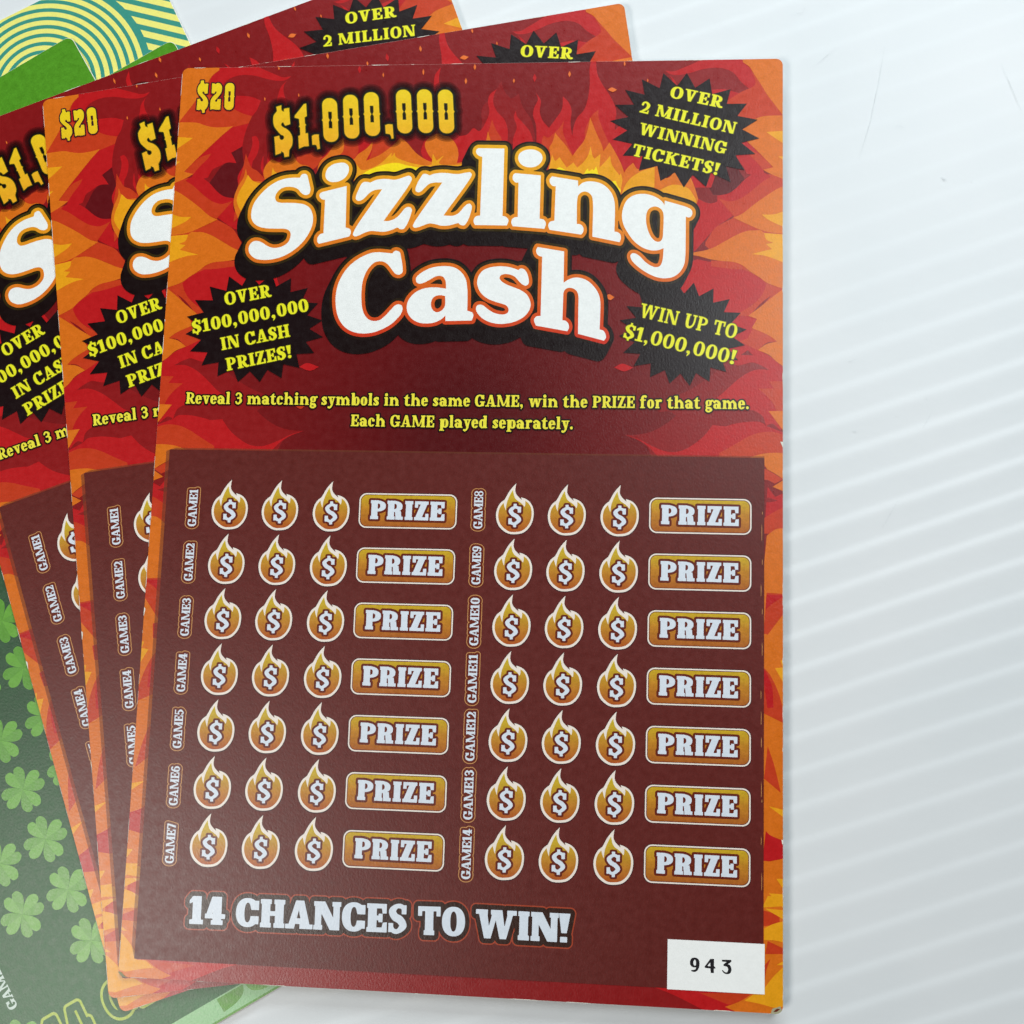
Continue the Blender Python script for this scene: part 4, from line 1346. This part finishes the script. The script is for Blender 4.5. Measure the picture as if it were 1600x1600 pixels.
for k, g in enumerate((grid((302, 793.5), (266.3, 1317.5)), grid((747.5, 796.5), (729, 1334)))):
    for i, (x_, y_) in enumerate(g):
        n_ = i + 1 + 7 * k
        L_ = (5.95e-3 if n_ < 10 else 7.35e-3)
        ml = MB()
        cap = 1.38e-3
        lettering(ml, f"GAME{n_}", TINY, (cap / 2, -L_ / 2), (cap / 2, L_ / 2), cap, 0, [(4.3 * px, M['tan']), (3.2 * px, M['rust']), (0.0, M['pale'])], track=0.05, res=36)
        o = ml.build("game_label", ticket)
        o.location = (x_, y_, (ZP + 6e-6) * ZS)
        o['label'] = f"upright white GAME{n_} label in a tan outline"
        if k == 0:
            labels_left.append(o)
msl = MB()
CH = (285, 1390, 4.4444); CT = (640, 1400, 5.9259)
for txt, c, x0, y0, x1, y1 in (("14", CH, 48, 237, 295, 246), ("CHANCES", CH, 372, 253, 1556, 303), ("TO", CT, 75, 357, 512, 372), ("WIN!", CT, 612, 385, 1484, 432)):
    lettering(msl, txt, PRIZEF, PL(c, x0, y0), PL(c, x1, y1), 39.5 * PXM * .985, ZP + 10e-6, [(8.4 * px, M['brickline']), (6.6 * px, M['umber']), (0.0, M['pale'])], track=0.06, res=56)
msl.build("slogan_lettering", ticket)
nb = MB()
nq = unproj([(1043, 1466.5), (1194.6, 1475.5), (1194.6, 1554), (1042.5, 1545)])
nx0, nx1, ny1, ny0 = (nq[0, 0] + nq[3, 0]) / 2, (nq[1, 0] + nq[2, 0]) / 2, (nq[0, 1] + nq[1, 1]) / 2, (nq[2, 1] + nq[3, 1]) / 2
nb.poly([np.array([(nx0, ny0), (nx1, ny0), (nx1, ny1), (nx0, ny1)])], ZP + 8e-6, M['label'])
nbo = nb.build("number_patch", ticket)
CN = (1060, 1480, 16.0)
mn = MB()
nine = [path("300,330 340,275 400,262 460,275 510,330 520,420 510,500 470,570 420,605 370,605 325,590* 330,570* 380,570 430,550 450,490* 400,495 345,480 305,440 295,385", CN), path("365,380 385,320 415,300 440,340 445,410 430,460 400,460 372,430", CN)]
four = [path("800,295* 885,295* 880,470* 920,510* 915,525* 878,525* 880,635* 815,635* 803,522* 665,505* 662,480*", CN), path("800,360* 805,480* 710,468*", CN)]
three = [path("1090,315* 1310,320* 1318,350 1220,425* 1280,450 1315,520 1315,590 1290,640 1240,662 1170,655 1120,620 1095,575* 1105,575* 1150,620 1210,630 1240,590 1245,530 1220,480 1180,468 1135,460* 1130,430* 1220,360* 1100,350*", CN)]
px_shapes(mn, [nine, four, three], [(0.42, M['ink'])], ZP + 12e-6, (1072, 1490, 1150, 1528), 0.25)
mn.build("ticket_number", nbo)
tag(ticket, "top red flame ticket of the fan, lying square with its number 943 showing", "scratch ticket", "red flame scratch tickets")

# --- the two tickets fanned out behind it
SHOW = {"card", "flame_artwork", "worn_edge", "star_badge", "title_lettering", "jackpot_lettering", "price_lettering", "instruction_lettering", "scratch_panel", "game_label", "flame_symbol"}


def fan_copy(loc, rot, label, rows, game_rows, skip=()):
    r = ticket.copy()
    COL.objects.link(r)
    r.location = loc
    r.rotation_euler = (0, 0, math.radians(rot))
    r['label'] = label
    for ch in list(ticket.children):
        base = ch.name.split('.')[0]
        if base not in SHOW or base in skip:
            continue
        if base == "flame_symbol" and not (ch in sym_left and sym_left.index(ch) in rows):
            continue
        if base == "game_label" and not (ch in labels_left and labels_left.index(ch) in game_rows):
            continue
        if base == "star_badge" and "WIN UP" in ch['label']:
            continue
        c = ch.copy(); COL.objects.link(c); c.parent = r
        for g in ch.children:
            if g.name.startswith("chipped"):
                continue
            d = g.copy(); COL.objects.link(d); d.parent = c
    return r


fan_copy((-0.01358, 0.00354, TOPZ - 0.0004), 9.03, "middle red flame ticket, tucked under the top one, its $20 corner showing", (0, 1), (0, 1, 2, 3, 4))
fan_copy((-0.02858, 0.00737, TOPZ - 0.0008), 20.6, "lowest red flame ticket, tilted most, its left edge lying on the clover ticket", (0, 1), (0, 1, 2, 3, 4), skip=("price_lettering",))

# ------------------------------------------------------------------ green tickets
GW, GH = 0.1, 0.1562
A1 = math.radians(31.6)
ZG1 = TOPZ - 0.00115
dn = np.array([math.sin(A1), -math.cos(A1)]); rt = np.array([math.cos(A1), math.sin(A1)])
tr1 = np.array([-0.0709, 0.0808])
gc1 = tr1 + dn * GH / 2 - rt * GW / 2
Rg = np.array([[math.cos(A1), -math.sin(A1)], [math.sin(A1), math.cos(A1)]])


def toG(p):
    """photo px -> clover ticket's own coordinates"""
    return (unproj(p, -0.00115) - gc1) @ Rg


green = bpy.data.objects.new("clover_ticket", None)
COL.objects.link(green)
green.location = (gc1[0], gc1[1], ZG1)
green.rotation_euler = (0, 0, A1)
tag(green, "dark green scratch ticket covered in pale clovers, lying under the red ones", "scratch ticket", "green scratch tickets")
gcard = MB()
card_mesh(gcard, rrect(GW, GH, .0013), 0.0001, CARD_T, M['paper'])
gcard.build("card", green)
gp = MB()
ghull = rrect(GW - .00016, GH - .00016, .0013)
gp.poly([ghull], 3e-6, M['leafgreen'])
GB = -GH / 2 + 0.0034                       # foot of the coated area
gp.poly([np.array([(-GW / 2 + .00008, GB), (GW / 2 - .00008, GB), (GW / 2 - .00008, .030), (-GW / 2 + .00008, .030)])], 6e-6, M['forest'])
gp.poly([np.array([(-GW / 2 + .00008, -GH / 2 + .0004), (GW / 2 - .00008, -GH / 2 + .0004), (GW / 2 - .00008, GB), (-GW / 2 + .00008, GB)])], 9e-6, M['hazegreen'])
gp.build("printed_face", green)
rc = random.Random(3)


def heart(r, a):
    pts = path("0,0* 0.36,0.40 0.47,0.72 0.33,0.98 0.10,0.97 0,0.80* -0.10,0.97 -0.33,0.98 -0.47,0.72 -0.36,0.40", n=5) * r
    c, s = math.cos(a), math.sin(a)
    return np.c_[pts[:, 0] * c - pts[:, 1] * s, pts[:, 0] * s + pts[:, 1] * c]


def halfheart(r, a):
    pts = path("0,0* 0.36,0.40 0.47,0.72 0.33,0.98 0.10,0.97 0,0.80*", n=5) * r
    c, s = math.cos(a), math.sin(a)
    return np.c_[pts[:, 0] * c - pts[:, 1] * s, pts[:, 0] * s + pts[:, 1] * c]


mc = MB()
RL = 0.00355
for k in range(4):
    a = math.pi / 2 * k + 0.12
    mc.poly([heart(RL, a)], k * 0.4e-6, M['clover'])
    mc.poly([halfheart(RL, a) * .97], 3e-6 + k * 0.4e-6, M['cloverdark'])
me_c = None
o1 = toG([(71, 1311)])[0]
va, vb = toG([(107, 1391)])[0] - o1, toG([(0, 1349.5)])[0] - o1
va2 = va * 0.985
cl0 = None
for i in range(-9, 4):
    for j in range(-3, 7):
        p = o1 + va2 * i + vb * j
        if abs(p[0]) > GW / 2 - .004 or p[1] < GB + .006 or p[1] > .020:
            continue
        wpos = gc1 + Rg @ p
        if wpos[0] > -0.040 or wpos[0] < -0.095 or wpos[1] > .04 or wpos[1] < -.09:
            continue
        if np.hypot(*(p - toG([(26, 1545)])[0])) < .006 or np.hypot(*(p - toG([(172, 1567)])[0])) < .009 or np.hypot(*(p - toG([(110, 1585)])[0])) < .008:
            continue
        if cl0 is None:
            cl0 = mc.build("clover_leaf", green)
            o = cl0
        else:
            o = cl0.copy(); COL.objects.link(o); o.parent = green
        o.location = (p[0], p[1], 14e-6)
        o.rotation_euler = (0, 0, rc.uniform(-.12, .12))
mgl = MB()
ga, gb = toG([(28, 1572)])[0], toG([(-7, 1500)])[0]
lettering(mgl, "GAME7", TINY, ga, gb, .0015, 18e-6, [(0.0, M['palelabel'])], track=.06)
o = mgl.build("game_label", green)
mgs = MB()
pc_ = toG([(172, 1567)])[0]
lettering(mgs, "14 CHANCES", ULTRA, (pc_[0] - .0108, pc_[1] - .0024), (pc_[0] + .0330, pc_[1] - .0024), .0047, 18e-6, [((.0004, .00082), M['limeline']), ((-.0009, -.0006), M['limeline'])], margin=.5, res=44, track=.30)
mgs.build("slogan_lettering", green)
# clovers in the pale band at the foot
mfo = MB()
for k in range(9):
    x_ = -.030 + k * .0095
    mfo.poly([clip_convex(heart(.0050, rc.uniform(-1.2, 1.2)) + np.array([x_, -GH / 2 + .0010]), np.array([(-GW / 2 + .0002, -GH / 2 + .0005), (GW / 2 - .0002, -GH / 2 + .0005), (GW / 2 - .0002, GB - .0002), (-GW / 2 + .0002, GB - .0002)]))], 12e-6 + k * 1e-6, M['clover'] if k % 3 else M['leafgreen'])
mfo.build("clover_border", green)

ZG2 = TOPZ - 0.00144
A2 = math.radians(30.5)
GH2 = 0.128
tr2 = np.array([-0.0528, 0.0799])
d2 = np.array([math.sin(A2), -math.cos(A2)]); r2 = np.array([math.cos(A2), math.sin(A2)])
gc2 = tr2 + d2 * GH2 / 2 - r2 * GW / 2
g2 = bpy.data.objects.new("green_ticket", None)
COL.objects.link(g2)
g2.location = (gc2[0], gc2[1], ZG2)
g2.rotation_euler = (0, 0, A2)
tag(g2, "plain bright green ticket corner peeking out between clover ticket and red ticket", "scratch ticket", "green scratch tickets")
m2 = MB(); card_mesh(m2, rrect(GW, GH2, .0013), 0.0001, CARD_T, M['paper']); m2.build("card", g2)
m2 = MB(); m2.poly([rrect(GW - .00016, GH2 - .00016, .0013)], 3e-6, M['leafgreen']); m2.build("printed_face", g2)

# ------------------------------------------------------------------ teal and yellow patterned ticket at the bottom of the pile
ZG3 = TOPZ - 0.00168
A3 = math.radians(27.3)
PW, PH = 0.084, 0.118
tr3 = np.array([-0.0590, 0.0972])
d3 = np.array([math.sin(A3), -math.cos(A3)]); r3 = np.array([math.cos(A3), math.sin(A3)])
pc3 = tr3 + d3 * PH / 2 - r3 * PW / 2
R3 = np.array([[math.cos(A3), -math.sin(A3)], [math.sin(A3), math.cos(A3)]])
toP = lambda p: (unproj(p, -0.00168) - pc3) @ R3
teal = print_mat('teal_print', (62, 150, 134), mottle=0.04)
ylw = print_mat('pale_yellow_print', (244, 238, 128), mottle=0.03)
pt = bpy.data.objects.new("patterned_ticket", None)
COL.objects.link(pt)
pt.location = (pc3[0], pc3[1], ZG3)
pt.rotation_euler = (0, 0, A3)
tag(pt, "teal and yellow ticket printed with rings of arcs, lowest in the pile", "scratch ticket")
m3 = MB(); card_mesh(m3, rrect(PW, PH, .0013), 0.0001, CARD_T, M['paper']); m3.build("card", pt)
m3 = MB()
ph = rrect(PW - .00016, PH - .00016, .0013)
m3.poly([ph], 3e-6, ylw)
rcn = toP([(64, 136)])[0]


def band(c, ra, rb, a0, a1, n=48):
    a = np.linspace(a0, a1, n)
    return np.vstack([np.c_[c[0] + rb * np.cos(a), c[1] + rb * np.sin(a)], np.c_[c[0] + ra * np.cos(a[::-1]), c[1] + ra * np.sin(a[::-1])]])


def ringloops(c, ra, rb, n=90):
    a = np.linspace(0, 2 * np.pi, n, endpoint=False)
    return [np.c_[c[0] + r * np.cos(a), c[1] + r * np.sin(a)] for r in (rb, ra)]


step = 14.6 * PXM
RB = 186 * PXM
# straight stripes outside the rings, each stopped by the outer ring
sdir = toP([(282.5, 77.5)])[0] - toP([(230, 65)])[0]
sdir /= np.linalg.norm(sdir)
snor = np.array([-sdir[1], sdir[0]])
base = toP([(266, 17)])[0]
for k in range(-10, 40):
    c_ = base - snor * (k * 19.0 * PXM)
    s_ = np.array([c_ - sdir * .2 - snor * 4.3 * PXM, c_ + sdir * .2 - snor * 4.3 * PXM, c_ + sdir * .2 + snor * 4.3 * PXM, c_ - sdir * .2 + snor * 4.3 * PXM])
    q = clip_convex(s_ if ar2(s_) > 0 else s_[::-1], ph)
    if q is not None:
        m3.poly([q], 5e-6, teal)
disc = band(rcn, 0, RB, 0, 2 * np.pi, 90)[:90]
q = clip_convex(disc, ph)
m3.poly([q], 7e-6, teal)
k = 0
r_ = RB - 12 * PXM
while r_ > 6 * PXM:
    q = clip_convex(ell(rcn[0], rcn[1], r_, r_, 2, 110), ph)
    m3.poly([q], 9e-6 + k * 0.7e-6, ylw if k % 2 == 0 else teal)
    r_ -= (8.2 if k % 2 == 0 else 6.4) * PXM
    k += 1
m3.build("ring_pattern", pt)

# ------------------------------------------------------------------ the white ribbed sheet everything lies on
tm = bpy.data.materials.new("white_ribbed_plastic")
tm.use_nodes = True
nt = tm.node_tree
b = nt.nodes["Principled BSDF"]
tc = nt.nodes.new('ShaderNodeTexCoord')
na = nt.nodes.new('ShaderNodeTexNoise'); na.inputs['Scale'].default_value = 22.0; na.inputs['Detail'].default_value = 4.0
nt.links.new(tc.outputs['Object'], na.inputs['Vector'])
ra = nt.nodes.new('ShaderNodeValToRGB')
ra.color_ramp.elements[0].position = 0.3; ra.color_ramp.elements[0].color = (0.745, 0.78, 0.80, 1)
ra.color_ramp.elements[1].position = 0.7; ra.color_ramp.elements[1].color = (0.80, 0.82, 0.835, 1)
nt.links.new(na.outputs[0], ra.inputs[0])
nt.links.new(ra.outputs[0], b.inputs['Base Color'])
b.inputs['Roughness'].default_value = 0.42
b.inputs['Specular IOR Level'].default_value = 0.45
nb_ = nt.nodes.new('ShaderNodeTexNoise'); nb_.inputs['Scale'].default_value = 240.0; nb_.inputs['Detail'].default_value = 5.0
nt.links.new(tc.outputs['Object'], nb_.inputs['Vector'])
bp = nt.nodes.new('ShaderNodeBump'); bp.inputs['Strength'].default_value = 0.10; bp.inputs['Distance'].default_value = 0.0004
nt.links.new(nb_.outputs[0], bp.inputs['Height'])
nt.links.new(bp.outputs[0], b.inputs['Normal'])
RIB = 0.00490
prof = [(0.00, 0.0), (0.06, .14), (0.12, .42), (0.18, .75), (0.24, .95), (0.29, 1.0), (0.35, .96), (0.44, .82), (0.55, .60), (0.68, .37), (0.82, .16), (0.92, .05)]
ang = math.radians(19.4)
N_ = 150
ts, hs = [], []
for k in range(-N_ // 2, N_ // 2):
    for f_, h_ in prof:
        ts.append((k + f_) * RIB); hs.append(h_)
ts, hs = np.array(ts), np.array(hs)
ns = 60
us = np.linspace(-.45, .45, ns)
rt_ = random.Random(2)
ph_ = [rt_.uniform(0, 6.28) for _ in range(6)]
vv, ff = [], []
for i, t in enumerate(ts):
    for u in us:
        wob = .00022 * math.sin(u * 31 + ph_[0] + t * 40) + .00012 * math.sin(u * 83 + ph_[1] + t * 150)
        amp = .000100 * (1 + .25 * math.sin(u * 19 + ph_[2]) * math.sin(t * 60 + ph_[3]))
        amp *= 0.42 + 0.58 * min(1.0, max(0.0, (0.07 + t * math.cos(ang) - u * math.sin(ang)) / 0.11))
        x_ = u * math.cos(ang) + (t + wob) * math.sin(ang)
        y_ = u * math.sin(ang) - (t + wob) * math.cos(ang)
        vv.append((x_, y_, -.00013 + amp * hs[i]))
for i in range(len(ts) - 1):
    for j in range(ns - 1):
        a = i * ns + j
        ff.append((a, a + ns, a + ns + 1, a + 1))
me = bpy.data.meshes.new("tabletop")
me.from_pydata(vv, [], ff)
me.materials.append(tm)
me.polygons.foreach_set('use_smooth', [True] * len(ff))
me.update()
table = link("tabletop", me)
tag(table, "white finely ribbed plastic sheet the tickets lie on", kind='structure')
mk = MB()
scuff = print_mat('grey_scuff', (216, 220, 222), mottle=.1)


def hair(pts, w_):
    p = unproj(np.array(pts, float), -TOPZ + .0002)
    L_, R_ = [], []
    for i in range(len(p)):
        d = p[min(i + 1, len(p) - 1)] - p[max(i - 1, 0)]
        d = np.array([-d[1], d[0]]) / np.linalg.norm(d) * w_ * .36 * (1 if 0 < i < len(p) - 1 else .3)
        L_.append(p[i] + d); R_.append(p[i] - d)
    mk.poly([np.array(L_ + R_[::-1])], 0.0001, scuff)


for pts, w_ in (([(1270, 105), (1290, 88), (1307, 73)], .00007), ([(1383, 70), (1374, 123), (1360, 190), (1342, 248)], .00006), ([(1237, 21), (1255, 19), (1258, 9)], .00008), ([(1400, 196), (1407, 196), (1413, 199)], .0001),
                ([(1471, 275), (1475, 279), (1481, 280)], .00022), ([(1325, 565), (1330, 564), (1337, 560)], .00008), ([(1333, 673), (1338, 674)], .0003), ([(1402, 650), (1404, 650)], .00022), ([(1447, 622), (1449, 623)], .0002),
                ([(1379, 825), (1390, 805), (1403, 782)], .00007), ([(1441, 670), (1450, 655), (1457, 640)], .00005), ([(1565, 98), (1585, 145), (1598, 175)], .00008), ([(1518, 281), (1519, 284)], .0002), ([(1549, 374), (1551, 374)], .0002), ([(753, 24), (754, 37)], .00007)):
    hair(pts, w_)
mk.build("scuff_mark", table)
